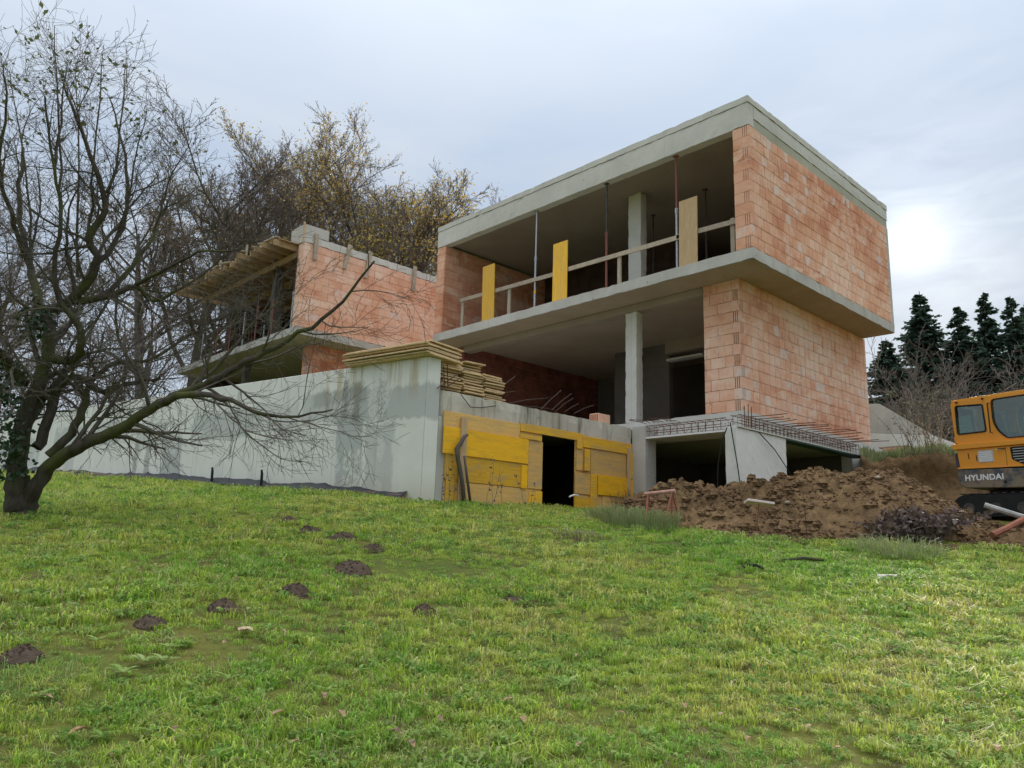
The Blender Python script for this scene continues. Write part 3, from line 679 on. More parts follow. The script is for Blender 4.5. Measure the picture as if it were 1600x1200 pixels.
# boards nailed over the garage front
hoard = thing('garage_hoarding', (-3, 3.05, -5.5), 'yellow and brown shuttering boards covering the garage front, dark doorway in the middle', 'hoarding')
def bd(px, mat, lay=0, name='board', z0=None):
    (x0, y0), (x1, y1) = px     # upper-left and lower-right corner in the photograph
    yy = 3.07-.028*lay
    a = at(660+x0/4, 600+y0/4, Y=yy); c = at(660+x1/4, 600+y1/4, Y=yy)
    MB().box(a.x, c.x, yy-.013, yy+.013, (c.z if z0 is None else z0), a.z).build(name, mat, hoard, bevel=.003)
bd(((135, 165), (605, 338)), M['worn_h']); bd(((612, 242), (1000, 358)), M['yellow_h']); 
bd(((612, 310), (744, 358)), M['yellow_h'], 1)
bd(((966, 345), (1000, 408)), M['yellow_h'], 1)
for x0, x1 in ((140, 744), (950, 1345)):
    for k, (u, v) in enumerate(((-3.85, -4.34), (-4.345, -4.84), (-4.845, -5.75))):
        a = at(660+x0/4, 700, Y=3.098); c = at(660+x1/4, 700, Y=3.098); MB().box(a.x, c.x, 3.087, 3.099, v, u).build('backing_board', M['worn_h'], hoard)
bd(((135, 262), (658, 500)), M['bright_h'], 1); bd(((145, 432), (618, 648)), M['yellow_h']); bd(((620, 505), (652, 655)), M['bright_h'], 1)
bd(((145, 600), (205, 700)), M['yellow_h'], 0, z0=-5.75); bd(((207, 612), (658, 750)), M['worn_h'], 0, z0=-5.75)
bd(((662, 352), (744, 660)), M['worn_h'], 0); bd(((662, 664), (744, 800)), M['yellow_h'], 0, z0=-5.75)
bd(((962, 402), (1046, 548)), M['worn_h']); bd(((953, 552), (1052, 694)), M['worn_h']); bd(((948, 700), (1064, 815)), M['yellow_h'], 0, z0=-5.75)
bd(((1003, 325), (1300, 442)), M['yellow_h'], 1); bd(((1015, 405), (1046, 545)), M['yellow_h'], 2)
bd(((1050, 405), (1292, 600)), M['worn_h']); bd(((1090, 565), (1290, 712)), M['bright_h'], 1); bd(((1052, 562), (1092, 800)), M['yellow_h'], 1, z0=-5.7)
bd(((1125, 700), (1296, 815)), M['worn_h'], 0, z0=-5.75); bd(((1300, 590), (1350, 740)), M['bright_h'], 0, z0=-5.7); 
bd(((1296, 430), (1318, 600)), M['yellow_h'], 0)
bd(((245, 205), (270, 500)), M['timber_new'], 2, 'batten', z0=-5.65); bd(((1282, 400), (1299, 725)), M['timber_new'], 2, 'batten')
MB().tube([tuple(at(660+x/4, 600+y/4, Y=2.99)) for x, y in ((975, 697), (950, 692), (928, 700), (918, 706))], .018, 6, True).build('door_handle_rag', M['white'], hoard)
tag(MB().tube([tuple(at(660+x/4, 600+y/4, Y=2.93)) for x, y in ((283, 316), (262, 330), (238, 372), (214, 405), (222, 470), (240, 560), (252, 640), (262, 760))], [.025, .034, .04, .042, .04, .038, .038, .036], 8, True).build('crooked_branch', M['bark_far'], smooth=True), 'crooked dark branch leaning on the yellow boards', 'branch')
tag(MB().tube([tuple(at(660+x/4, 600+y/4, Y=2.9)) for x, y in ((262, 448), (280, 590), (303, 760))], [.022, .024, .024], 8, True).build('leaning_pole', M['bark_far'], smooth=True), 'short straight dark pole leaning beside the crooked branch', 'pole')
# shuttering panels stacked on the wall end and on the garage roof
zc = WT+.004
for k in range(7):
    l = 2.1-.03*(k % 2); c = A0+DL*(.98+.02*random.random())+Vector((.34-.04*(k % 3), -.02, 0)); c.z = zc+.0135+.0
    a = random.uniform(-.012, .012); d = (DL+NL*a).normalized(); s = Vector((d.y, -d.x, 0))
    o = MB().obox(c, d*l/2, s*.45, (0, 0, .0135)).build('shuttering_panel', M['panel_edge'], bevel=.003)
    tag(o, ORD[k]+' yellowish panel from the bottom of the flat stack on the wall corner', 'formwork panel', 'panels stacked on the wall corner')
    zc += .046 if k % 2 else .030
for c_ in range(3):
    z = -3.518+.004
    for k in range(13-(c_ == 2)*2+(c_ == 1)):
        x = -5.38+c_*.53+random.uniform(-.05, .05); y0 = 3.22+random.uniform(-.06, .07); th = .0135
        o = MB().obox((x+.25, y0+1.0, z+th), (.245, random.uniform(-.01, .01), random.uniform(-.006, .006)), (0, 1.0, 0), (0, 0, th)).build('shuttering_panel', M['panel_edge'], bevel=.003)
        tag(o, '%s yellowish panel from the bottom, %s column of the stack on the garage roof' % (ORD[k], ('left', 'middle', 'right')[c_]), 'formwork panel', 'panels stacked on the garage roof')
        z += .030+random.choice((.012, .02, .035))
for i, (x0, y0, x1, y1) in enumerate(((790, 652, 855, 622), (805, 655, 866, 640), (845, 640, 877, 610), (862, 641, 893, 615), (868, 643, 896, 622), (882, 644, 904, 631), (897, 646, 928, 633), (760, 640, 805, 588), (750, 628, 805, 611))):
    a = at(x0, y0, Y=3.25); a.z = max(a.z, -3.47); c = at(x1, y1, Y=3.45)
    tag(MB().tube([tuple(a), tuple((a+c)/2+Vector((0, 0, .02))), tuple(c)], .008, 5, True).build('loose_rebar', M['rebar_dark']), (ORD[i]+' thin bent rebar from the left sticking up behind the garage roof edge') if i < 7 else ('steeper' if i == 7 else 'flatter')+' thin rebar sticking out beside the stacked panels', 'rebar', 'loose bars along the garage roof edge')
tag(MB().tube([tuple(at(x, y, Y=3.06)) for x, y in ((720, 616), (735, 636), (752, 637), (775, 634))], .008, 5).build('drooping_wire', M['rebar_dark']), 'dark wire drooping over the garage lintel below the panel stack', 'wire')
for i, (x0, y0, x1, y1) in enumerate(((683, 607, 727, 576), (690, 610, 720, 590), (693, 570, 695, 606), (699, 568, 700, 605))):
    tag(MB().tube([tuple(at(x0, y0, Y=3.05)), tuple(at(x1, y1, Y=3.1))], .009, 5, True).build('tie_bar', M['rebar_dark']), ('long slanting dark bar crossing the panel stack by the wall end', 'short slanting dark bar crossing the panel stack by the wall end', 'left upright thin bar before the panel stack', 'right upright thin bar before the panel stack')[i], 'rebar', 'bars in front of the panel stack')
p = at(943, 657, Y=3.22); z0 = -3.478
blk = thing('hollow_brick', (p.x, 3.22, z0), 'single orange hollow brick lying on the garage roof edge', 'brick')
b = MB(); b.box(p.x-.2, p.x+.2, 3.2, 3.45, z0, z0+.2); b.build('body', M['brick_low'], blk, bevel=.006)
for k in range(4): MB().box(p.x-.203, p.x-.2, 3.215+k*.058, 3.25+k*.058, z0+.02, z0+.18).build('slot', M['groove'], blk)
# foot of the long wall: clay strip and black membrane
for k in range(22):
    s = .35+k*.62
    if k in (5, 6, 9): continue
    c = A0+DL*(s+.3)+NL*.05; c.z = ground_z(c.x, c.y)+.02
    d = DL.copy(); d.z = ground_z(*(A0+DL*(s+.6)).xy)-ground_z(*(A0+DL*s).xy); d = d.normalized()
    tag(MB().obox(c, d*.30, NL*.05, (0, 0, .08)).build('footing_brick', M['strip'], bevel=.006), ORD[k]+' flat orange footing brick from the boarded corner along the long wall foot', 'brick', 'footing bricks along the long wall')
b = MB()
def memb(u, v):
    s = .3+u*15.5; q = A0+DL*s+NL*(.02+.10*v+.03*vnoise(s*2.1, v*3)); h = .09+.10*vnoise(s*1.1, 5)+.05*vnoise(s*5, 2)
    return (q.x+NL.x*.10*v, q.y+NL.y*.10*v, ground_z(q.x, q.y)+.07+h*(1-v)-.03*v+.02*vnoise(s*9, v*6))
b.grid(memb, 120, 5)
tag(b.build('drainage_membrane', M['membrane'], smooth=True), 'torn black membrane strip along the foot of the long wall', 'membrane').modifiers.new('t', 'SOLIDIFY').thickness = .008
for s in (5.7, 4.05):
    q = A0+DL*s+NL*.16; q.z = ground_z(q.x, q.y)
    tag(MB().tube([tuple(q), tuple(q+Vector((0, .02, .3))), tuple(q+Vector((-.01, .03, .38)))], [.03, .028, .02], 7, True).build('stub_post', M['black']), 'short black stub post %s' % ('at the long wall foot, left one of two' if s > 5 else 'at the long wall foot, right one of two'), 'post', 'stub posts at the wall foot')

# ================================================================ left wing
WX, WY = -2.4, 14.6
wing = thing('unfinished_wing', (1.5, 19, -4), 'unfinished orange brick house wing with timber roof formwork behind the bare tree', 'house')
mw = Masonry(wing)
WC = 2.85/11
mw.wall('side_wall', (WX+.04, WY, .505), (1, 0, 0), (0, -1, 0), 6.6, 11, WC, M['brick_wing'], bl=.5, groove=0)
mw.wall('lower_side_wall', (-1.45, 15.4, -3.0), (1, 0, 0), (0, -1, 0), 6., 13, .2495, M['brick_red'], bl=.375, vis=.8)
def wp(name, mat, b, **k): return b.build(name, mat, wing, **k)
wp('floor_slab', M['conc'], MB().rbox(WX-.02, 5.5, WY-.03, 24.4, .25, .5))
wp('edge_beam', M['conc_light'], MB().rbox(WX, 4.3, WY-.02, WY+.36, 3.36, 3.62, .14, .01))
wp('corner_upstand', M['conc'], MB().box(WX, -1.5, WY-.016, WY+.3, 3.624, 3.97).box(WX, WX+.1, WY+.3, WY+.9, 3.37, 3.97), bevel=.006)
wp('corner_strip', M['timber_new'], MB().box(WX-.05, WX-.002, WY-.05, WY, 3.30, 4.02))
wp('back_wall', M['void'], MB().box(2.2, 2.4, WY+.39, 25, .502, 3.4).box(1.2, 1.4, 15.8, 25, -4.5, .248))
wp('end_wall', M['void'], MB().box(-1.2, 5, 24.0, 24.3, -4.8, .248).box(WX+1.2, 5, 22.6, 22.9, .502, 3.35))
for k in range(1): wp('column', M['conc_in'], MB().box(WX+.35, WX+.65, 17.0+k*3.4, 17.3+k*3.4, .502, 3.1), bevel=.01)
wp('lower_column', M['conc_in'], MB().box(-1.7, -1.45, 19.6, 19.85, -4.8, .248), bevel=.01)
# roof formwork: deck, cross beams, ledgers, edge planks
wp('deck_panel', M['beam'], MB().box(WX-.6, 3, WY+.4, 22.9, 3.36, 3.39))
for k in range(16):
    y = WY+.55+k*.53; wp('cross_beam', M['beam'], MB().box(WX-.75-random.random()*.3, 2.8, y-.04, y+.04, 3.16, 3.355))
for x in (WX+.1, WX+1.4, WX+2.8): wp('ledger_beam', M['beam'], MB().box(x-.04, x+.04, WY+.5, 22.8, 2.955, 3.155))
for k in range(11):
    y = WY+.5+k*.7; z = 3.42+random.random()*.05
    wp('edge_plank', M['timber'], MB().bar((WX-.55-random.random()*.3, y, z), (WX-.35-random.random()*.4, y+.6+random.random()*.5, z+random.uniform(-.02, .14)), .16, .04))
for k in range(7):
    y = WY+1+k*1.1; wp('edge_stud', M['timber'], MB().box(WX-.5, WX-.44, y, y+.07, 3.40, 3.62+random.random()*.35))
for k, (x, zl) in enumerate(((494, .80), (547, .80), (578, .9), (648, .85))):
    a = at(x, 372+(x-494)*.36, Y=WY-.05); tl = (.02, -.17, -.12, -.03)[k]
    wp('hanging_batten', M['timber'], MB().bar((a.x, WY-.065, 3.72), (a.x+tl, WY-.06, 3.72-zl-.1), .13, .07, (0, 1, 0)), bevel=.006)
mw.finish(300)
for k in range(13):
    y = WY+.7+(k//2)*1.15+random.uniform(-.1, .1); x = (WX+.1 if k % 2 == 0 else WX+1.4)+random.uniform(-.05, .05)
    prop_thing(x, y, .502, 2.953, M['redsteel'] if k % 3 else M['galv'], M['darksteel'], '%s thin %s prop from the right, %s row under the wing roof formwork' % (ORD[k//2], 'red' if k % 3 else 'grey', 'front' if k % 2 == 0 else 'back'), 'props under the roof formwork of the left wing', r=.03)
tag(MB().box(WX+.12, WX+.4, 17.6, 19.6, .502, .545).build('plank', M['timber_new']), 'pale plank lying on the upper slab edge of the left wing', 'plank')
# ================================================================ soil heap, earth bank, wall behind
def loft(cols, nu, nv, amp, k, freq=1.6):
    """cols: list of cross-sections (each a list of 3-D points, same count); smooth in u, linear-smooth in v, broken up by noise"""
    n = len(cols); m = len(cols[0])
    def cr(a, b, c, d, t): return [.5*((2*b[i])+(-a[i]+c[i])*t+(2*a[i]-5*b[i]+4*c[i]-d[i])*t*t+(-a[i]+3*b[i]-3*c[i]+d[i])*t**3) for i in range(3)]
    def fn(u, v):
        x = u*(n-1); i = min(int(x), n-2); f = x-i; y = v*(m-1); j = min(int(y), m-2); g_ = y-j
        def col(q): c = cols[max(0, min(n-1, q))]; return cr(c[max(0, j-1)], c[j], c[j+1], c[min(m-1, j+2)], g_)
        p = cr(col(i-1), col(i), col(i+1), col(i+2), f)
        w = min(1, v*5, (1-v)*4+.2)
        rough = .35+1.5*max(0, min(1, .5+1.3*fbm(p[0]*.9+3, p[1]*.9, 2, k+60)))
        h = amp*rough*(fbm(p[0]*freq, p[1]*freq, 5, k)*1.0+.7*abs(fbm(p[0]*freq*2.6, p[1]*freq*2.6, 4, k+9))+.4*fbm(p[0]*7+p[2]*5, p[1]*7-p[2]*5, 4, k+4))
        q = .12*amp*fbm(p[0]*6, p[2]*6, 3, k+30)
        return (p[0]+q*w, p[1]-q*w, p[2]+(h-.4*amp)*w)
    b = MB(); b.grid(fn, nu, nv); return b, fn
RID = [(975, 792, 14.2, 818), (1010, 778, 14.1, 822), (1060, 764, 14.0, 830), (1130, 756, 13.9, 838), (1200, 750, 13.8, 842), (1232, 754, 13.8, 844), (1265, 742, 13.9, 846), (1330, 738, 14.0, 848), (1380, 737, 14.0, 850), (1430, 752, 13.9, 852), (1475, 782, 13.6, 853), (1520, 806, 13.2, 855), (1570, 816, 12.9, 860), (1640, 818, 12.6, 866), (1720, 822, 12.4, 872)]
cols = []
for x, y, d, fy in RID:
    foot = gpx(x, fy) or at(x, fy, d=12); foot.z -= .12; rg = at(x, y, d=d); back = at(x, y, d=d+1.1); back.z -= .12; back2 = at(x, y, d=d+2.6); back2.z = -5.25
    mid = foot.lerp(rg, .45); mid.z += .10; hi = foot.lerp(rg, .8); hi.z += .07
    cols.append([foot, mid, hi, rg, back, back2])
hb, heapfn = loft(cols, 420, 130, .2, 40)
tag(hb.build('soil_heap', M['soil'], smooth=True), 'long heap of brown clay soil in front of the basement', kind='structure')
# clods and stones on the heap
def rock(seed, n=1):
    rr = random.Random(seed); b = MB(); vs = []; 
    for i in range(5):
        th = math.pi*(i)/4
        for j in range(6):
            ph = 2*math.pi*j/6+.4*i; r = rr.uniform(.7, 1.15); vs.append((r*math.sin(th)*math.cos(ph), r*math.sin(th)*math.sin(ph)*.85, r*.7*math.cos(th)))
    fs = [(i*6+j, (i+1)*6+j, (i+1)*6+(j+1) % 6, i*6+(j+1) % 6) for i in range(4) for j in range(6)]
    return vs, fs
RK = [rock(i) for i in range(8)]
def put_rock(b, p, r, i):
    vs, fs = RK[i % 8]; a = random.random()*6.28; c, s = math.cos(a)*r, math.sin(a)*r
    b.add([(p[0]+x*c-y*s, p[1]+x*s+y*c, p[2]+z*r) for x, y, z in vs], fs)
b = MB()
for i in range(9000):
    u, v = random.random(), (random.random()**.8*.75 if i % 6 else random.random()**2*.12); p = heapfn(u, v); r = .007+.035*random.random()**3+.10*random.random()**14
    put_rock(b, (p[0], p[1], p[2]+r*.2), r, i)
for i in range(1400):     # crumbs spilling onto the grass edge
    u = random.random(); p = heapfn(u, .0); e = abs(random.gauss(0, .28)); dv = Vector((CP.x-p[0], CP.y-p[1], 0)).normalized(); x_, y_ = p[0]+dv.x*e+random.gauss(0, .05), p[1]+dv.y*e; r = .01+.035*random.random()**4; put_rock(b, (x_, y_, ground_z(x_, y_)+.02), r, i)
tag(b.build('soil_clods', M['clod'], smooth=False), 'loose clods of clay strewn over the soil heap', 'clods', kind='stuff')
for i, (u, v, r, lab) in enumerate(((.79, .34, .16, 'grey-brown stone on the right flank of the soil heap'), (.56, .5, .13, 'brown boulder near the crest of the soil heap'), (.885, .45, .17, 'flat stone beside the grey pipe'), (.35, .22, .09, 'small grey stone low on the heap beside the stake'))):
    p = heapfn(u, v); b = MB(); put_rock(b, (0, 0, 0), r, i+2); o = b.build('stone', M['stone'], smooth=False); o.location = (p[0], p[1], p[2]-r*.05); o.scale = (1.15, 1, .6)
    m = o.modifiers.new('s', 'SUBSURF'); m.levels = m.render_levels = 1; tag(o, lab, 'stone', 'stones on the soil heap')
# earth bank behind the heap
BK = [(1345, 708, 19.0, 752), (1375, 712, 19.0, 760), (1405, 708, 18.8, 775), (1440, 702, 18.6, 790), (1475, 700, 18.4, 796), (1510, 712, 18.4, 800), (1560, 716, 18.6, 800), (1640, 720, 18.8, 800), (1750, 724, 19, 800)]
cols = []
for x, y, d, fy in BK:
    foot = at(x, fy, d=d-1.2); foot.z -= .4; rg = at(x, y, d=d); mid = foot.lerp(rg, .5); mid += (rg-CP).normalized()*.25; bk = at(x, y, d=d+3); bk.z = rg.z+.15; bk2 = at(x, y, d=d+9); bk2.z = rg.z+.5
    cols.append([foot, mid, rg, bk, bk2])
bb, bankfn = loft(cols, 120, 60, .13, 70)
tag(bb.build('earth_bank', M['soil'], smooth=True), 'cut earth bank with grassy top behind the soil heap', kind='structure')
# sloping concrete wall behind, right of the house
pw = [Vector((8.0, 1.75, -4.4)), Vector((10.9, -.72, -4.4)), Vector((10.9, -.72, -3.10)), Vector((10.42, -.31, -2.93)), Vector((8.84, .94, -1.86)), Vector((8.0, 1.62, -1.93))]
pw = [Vector((p.x, 1.75+(p.x-8.0)*-.852, p.z)) for p in pw]
rw = thing('garden_wall', (9.4, .5, -4.2), 'low grey concrete wall with sloping top beside the orange brick corner', 'concrete wall')
lo = [Vector((p.x, p.y, min(p.z, -2.72))) for p in pw[:3]]+[Vector((10.0, 1.75-2.0*.852, -2.72)), Vector((8.0, 1.75, -2.72))]
up = [Vector((8.0, 1.75, -2.716)), Vector((10.0, 1.75-2.0*.852, -2.716)), pw[4], pw[5]]
MB().prism(lo, (.19, .23, 0)).build('lower_pour', M['conc_new'], rw, bevel=.01)
MB().prism([p+Vector((.004, .005, 0)) for p in up], (.18, .22, 0)).build('upper_pour', M['conc'], rw, bevel=.01)
q = at(1398, 700, d=20.4)
pal = thing('brick_pallet', (q.x, q.y, q.z-.3), 'stack of orange hollow bricks under a plank by the sloping wall', 'brick stack')
for k in range(2):
    for j in range(2): MB().box(q.x-.05, q.x+.2, q.y-.25+k*.27, q.y+.01+k*.27, q.z-.42+j*.22, q.z-.21+j*.22).build('brick', M['brick_low'], pal, bevel=.005)
MB().bar((q.x+.06, q.y-.35, q.z+.035), (q.x+.08, q.y+.4, q.z+.03), .2, .03).build('plank', M['timber'], pal)

# ================================================================ excavator
EO = Vector((3.78, -2.92, -3.94)); E1 = Vector((-.1701, -.9854, 0)); E2 = Vector((.9854, -.1701, 0))   # E1 forward, E2 away from the near side
def eP(s, y, z): return EO+E1*s+E2*y+Vector((0, 0, z-EO.z))
ex = thing('excavator', eP(.6, .8, -5.35), 'orange and charcoal tracked excavator parked at the right edge behind the soil heap', 'excavator')
def epr(name, mat, prof, y0, y1, parent=ex, bevel=.02, **k):
    b = MB(); b.prism([eP(s, y0, z) for s, z in prof], E2*(y1-y0)); return b.build(name, mat, parent, bevel=bevel, **k)
def rnd(prof, r, n=4):
    out = []; m = len(prof)
    for i in range(m):
        a, b_, c = Vector(prof[i-1]), Vector(prof[i]), Vector(prof[(i+1) % m]); d1 = (a-b_); d2 = (c-b_); rr = min(r, d1.length*.45, d2.length*.45)
        p, q2 = b_+d1.normalized()*rr, b_+d2.normalized()*rr
        for k in range(n+1):
            t = k/n; out.append(tuple((1-t)**2*p+2*t*(1-t)*b_+t*t*q2))
    return out
CABP = [(-.68, -2.91), (1.22, -2.88), (1.34, -3.35), (1.30, -3.82), (-.63, -3.82)]
W1 = [(-.575, -3.02), (-.045, -3.045), (-.015, -3.60), (-.57, -3.61)]
W2 = [(.13, -2.97), (1.06, -2.95), (1.16, -3.35), (1.12, -3.76), (.36, -3.77), (.20, -3.60), (.13, -3.40)]
cabw = 1.05
# cab: skins with window openings, roof, posts
def skin(name, y, mat, holes, prof, th):
    """flat side plate with openings: outer ring triangulated by a boolean-free fill (bmesh)"""
    import bmesh
    bm = bmesh.new(); edges = []
    for lp in [prof]+holes:
        vs = [bm.verts.new(eP(s, y, z)-org(ex)) for s, z in lp]; edges += [bm.edges.new((vs[i], vs[(i+1) % len(vs)])) for i in range(len(vs))]
    bmesh.ops.triangle_fill(bm, use_beauty=True, use_dissolve=False, edges=edges)
    me = bpy.data.meshes.new(name); bm.to_mesh(me); bm.free(); me.materials.append(mat)
    o = link(name, me, ex); s = o.modifiers.new('s', 'SOLIDIFY'); s.thickness = th; s.offset = 0
    bv = o.modifiers.new('b', 'BEVEL'); bv.width = .01; bv.segments = 2; bv.limit_method = 'ANGLE'; return o
cp = rnd(CABP, .09); w1 = rnd(W1, .045); w2 = rnd(W2, .07)
cab = skin('cab_side', .02, M['orange'], [w1, w2], cp, .05); skin('cab_side', cabw, M['orange'], [w1, w2], cp, .05)
def shrink(p, k): c = Vector((sum(q[0] for q in p)/len(p), sum(q[1] for q in p)/len(p))); return [tuple(c+(Vector(q)-c)*k) for q in p]
for wnd, nm in ((w1, 'rear_window'), (w2, 'door_window')):
    for y in (.02, cabw):
        o = epr(nm, M['glass'], shrink(wnd, 1.01), y-.004, y+.004, bevel=0)
        if y < .5:
            pts = [eP(s, y-.03, z) for s, z in wnd]; MB().tube([tuple(q) for q in pts+[pts[0], pts[1]]], .016 if nm == 'rear_window' else .011, 6).build('window_seal', M['black'], o)
epr('cab_roof', M['orange'], rnd([(-.66, -2.91), (-.64, -2.885), (1.1, -2.84), (1.24, -2.885), (1.2, -2.93), (-.6, -2.95)], .02), .0, cabw+.02)
epr('cab_rear', M['orange'], [(-.68, -3.66), (-.655, -3.66), (-.64, -3.83), (-.67, -3.83)], .04, cabw-.02, bevel=.004)
epr('cab_rear_window', M['glass'], [(-.69, -2.98), (-.684, -2.98), (-.65, -3.66), (-.656, -3.66)], .06, cabw-.04, bevel=0)
epr('cab_floor', M['charcoal'], [(-.6, -3.84), (1.28, -3.84), (1.28, -3.9), (-.6, -3.9)], .05, cabw)
seat = epr('seat', M['black'], rnd([(-.18, -3.84), (.42, -3.84), (.42, -3.62), (.02, -3.62), (-.06, -3.12), (-.2, -3.1)], .04), .3, .8)
for y in (.06, 1.0): epr('cab_post', M['orange'], [(.03, -2.95), (.10, -2.95), (.11, -3.8), (.05, -3.8)], y-.012, y+.012, bevel=.004)
MB().tube([tuple(eP(.20, -.05, -3.98)), tuple(eP(.20, -.085, -3.98)), tuple(eP(.31, -.085, -3.985)), tuple(eP(.31, -.05, -3.985))], .010, 6).build('door_handle', M['black'], ex)
MB().tube([tuple(eP(.11, -.05, -3.05)), tuple(eP(.09, -.09, -3.05)), tuple(eP(.10, -.09, -3.65)), tuple(eP(.12, -.05, -3.65))], .012, 6).build('grab_rail', M['black'], ex)
epr('control_lever', M['charcoal'], [(.62, -3.84), (.66, -3.84), (.74, -3.42), (.70, -3.42)], .28, .32, bevel=.005)
for k, (s, z) in enumerate(((-.53, -2.945), (-.02, -2.93))):
    MB().tube([tuple(eP(s, -.02, z)), tuple(eP(s, -.06, z-.01))], .02, 8, True).box(0, .0001, 0, .0001, 0, .0001).build('work_lamp', M['black'], ex)
epr('dashboard', M['charcoal'], rnd([(.85, -3.84), (1.15, -3.84), (1.12, -3.45), (.95, -3.42)], .03), .2, .85)
# bodywork under the cab
epr('body_ledge', M['orange'], rnd([(-.68, -3.82), (1.38, -3.835), (1.38, -3.92), (-.66, -3.935)], .03), -.09, 1.95)
body = epr('engine_cover', M['orange'], rnd([(-.60, -3.93), (1.36, -3.93), (1.36, -4.36), (-.56, -4.33)], .03), -.05, 1.93)
epr('panel_seam', M['black'], [(.325, -3.94), (.332, -3.94), (.337, -4.32), (.33, -4.32)], -.052, -.05, bevel=0)
gr = epr('grille', M['black'], rnd([(.41, -3.96), (1.02, -3.955), (1.02, -4.34), (.68, -4.34), (.43, -4.20)], .03), -.056, -.045, bevel=0)
for k in range(7):
    z = -4.0-k*.05; s0 = .44 if z > -4.19 else .44+(-4.19-z)*1.6
    MB().bar(eP(s0+.02, -.06, z), eP(1.0, -.06, z+.005), .012, .012).build('louvre', M['decal'], gr)
epr('latch', M['black'], [(-.385, -4.02), (-.37, -4.02), (-.36, -4.14), (-.375, -4.14)], -.056, -.05, bevel=0)
epr('latch', M['black'], [(-.235, -4.07), (-.22, -4.07), (-.21, -4.19), (-.225, -4.19)], -.056, -.05, bevel=0)
pl = epr('data_plate', M['decal'], [(-.19, -3.99), (.09, -3.985), (.10, -4.22), (-.185, -4.22)], -.058, -.05, bevel=0)
for k in range(5): epr('print_line', M['white'], [(-.17, -4.02-k*.04), (.07, -4.015-k*.04), (.07, -4.03-k*.04), (-.17, -4.035-k*.04)], -.0595, -.058, pl, 0)
epr('caution_label', plain('pale_yellow_label', (.75, .6, .25), .6), [(.13, -3.97), (.28, -3.965), (.28, -4.0), (.13, -4.005)], -.056, -.05, bevel=0)
sk = epr('skirt', M['charcoal'], rnd([(-.62, -4.345), (.62, -4.375), (.80, -4.44), (1.38, -4.44), (1.38, -4.74), (.56, -4.75), (-.48, -4.72), (-.60, -4.62)], .05), -.07, 1.95)
epr('trim_line', M['orange'], [(-.60, -4.30), (.60, -4.325), (.60, -4.35), (-.60, -4.335)], -.075, -.05, bevel=.004)
fc = bpy.data.curves.new('lettering', 'FONT'); fc.body = 'HYUNDAI'; fc.size = .158; fc.extrude = .002; fc.offset = .0045; fc.space_character = 1.06; fc.materials.append(M['white'])
_t = bpy.data.objects.new('lettering', fc); COL.objects.link(_t); bpy.context.view_layer.update()
_m = bpy.data.meshes.new_from_object(_t.evaluated_get(bpy.context.evaluated_depsgraph_get())); bpy.data.objects.remove(_t)
tx = bpy.data.objects.new('lettering', _m); COL.objects.link(tx); tx.parent = sk
mz = Matrix((E1, Vector((0, 0, 1)), -E2)).transposed().to_4x4(); mz.translation = eP(-.475, -.074, -4.575)-org(ex); tx.matrix_local = mz
epr('counterweight', M['charcoal'], rnd([(-.7, -4.0), (-.6, -3.95), (-.55, -4.7), (-.66, -4.6)], .03), .05, 1.85)
MB().tube([tuple(eP(.28, -.072, -4.63)), tuple(eP(.28, -.08, -4.63))], .03, 12, True).build('plug', M['black'], sk)
epr('turntable', M['darksteel'], [(-.25, -4.75), (1.1, -4.75), (1.0, -4.90), (-.15, -4.90)], .35, 1.5)
def track(y0):
    o = epr('track', M['black'], rnd([(-.62, -4.86), (1.55, -4.86), (1.78, -5.02), (1.62, -5.3), (-.6, -5.3), (-.8, -5.05)], .16), y0, y0+.42, bevel=.01)
    for k in range(14):
        s = -.6+k*.16; epr('track_pad', M['darksteel'], [(s, -4.85), (s+.05, -4.85), (s+.05, -4.83), (s, -4.83)], y0-.01, y0+.43, o, 0)
    for s in (-.45, .05, .55, 1.05, 1.5): MB().tube([tuple(eP(s, y0-.02, -5.13)), tuple(eP(s, y0+.02, -5.13))], .11, 14, True).build('roller', M['darksteel'], o)
track(-.05); track(1.42)
epr('dozer_blade', M['charcoal'], rnd([(1.95, -4.85), (2.05, -4.8), (2.0, -5.3), (1.88, -5.3)], .02), -.05, 1.85)
epr('boom_foot', M['orange'], [(1.38, -4.0), (1.7, -4.0), (1.75, -4.5), (1.38, -4.6)], 1.15, 1.45)
bm_ = epr('boom', M['orange'], rnd([(1.5, -4.2), (1.75, -4.25), (2.6, -2.6), (3.9, -2.0), (3.95, -1.8), (2.45, -2.2)], .1), 1.2, 1.42)
epr('stick', M['orange'], rnd([(3.75, -1.7), (4.0, -1.8), (4.3, -4.3), (4.15, -4.35)], .05), 1.22, 1.4)
epr('bucket', M['charcoal'], rnd([(4.1, -4.3), (4.4, -4.3), (4.3, -5.0), (3.8, -5.2), (3.7, -4.8)], .08), 1.0, 1.6)
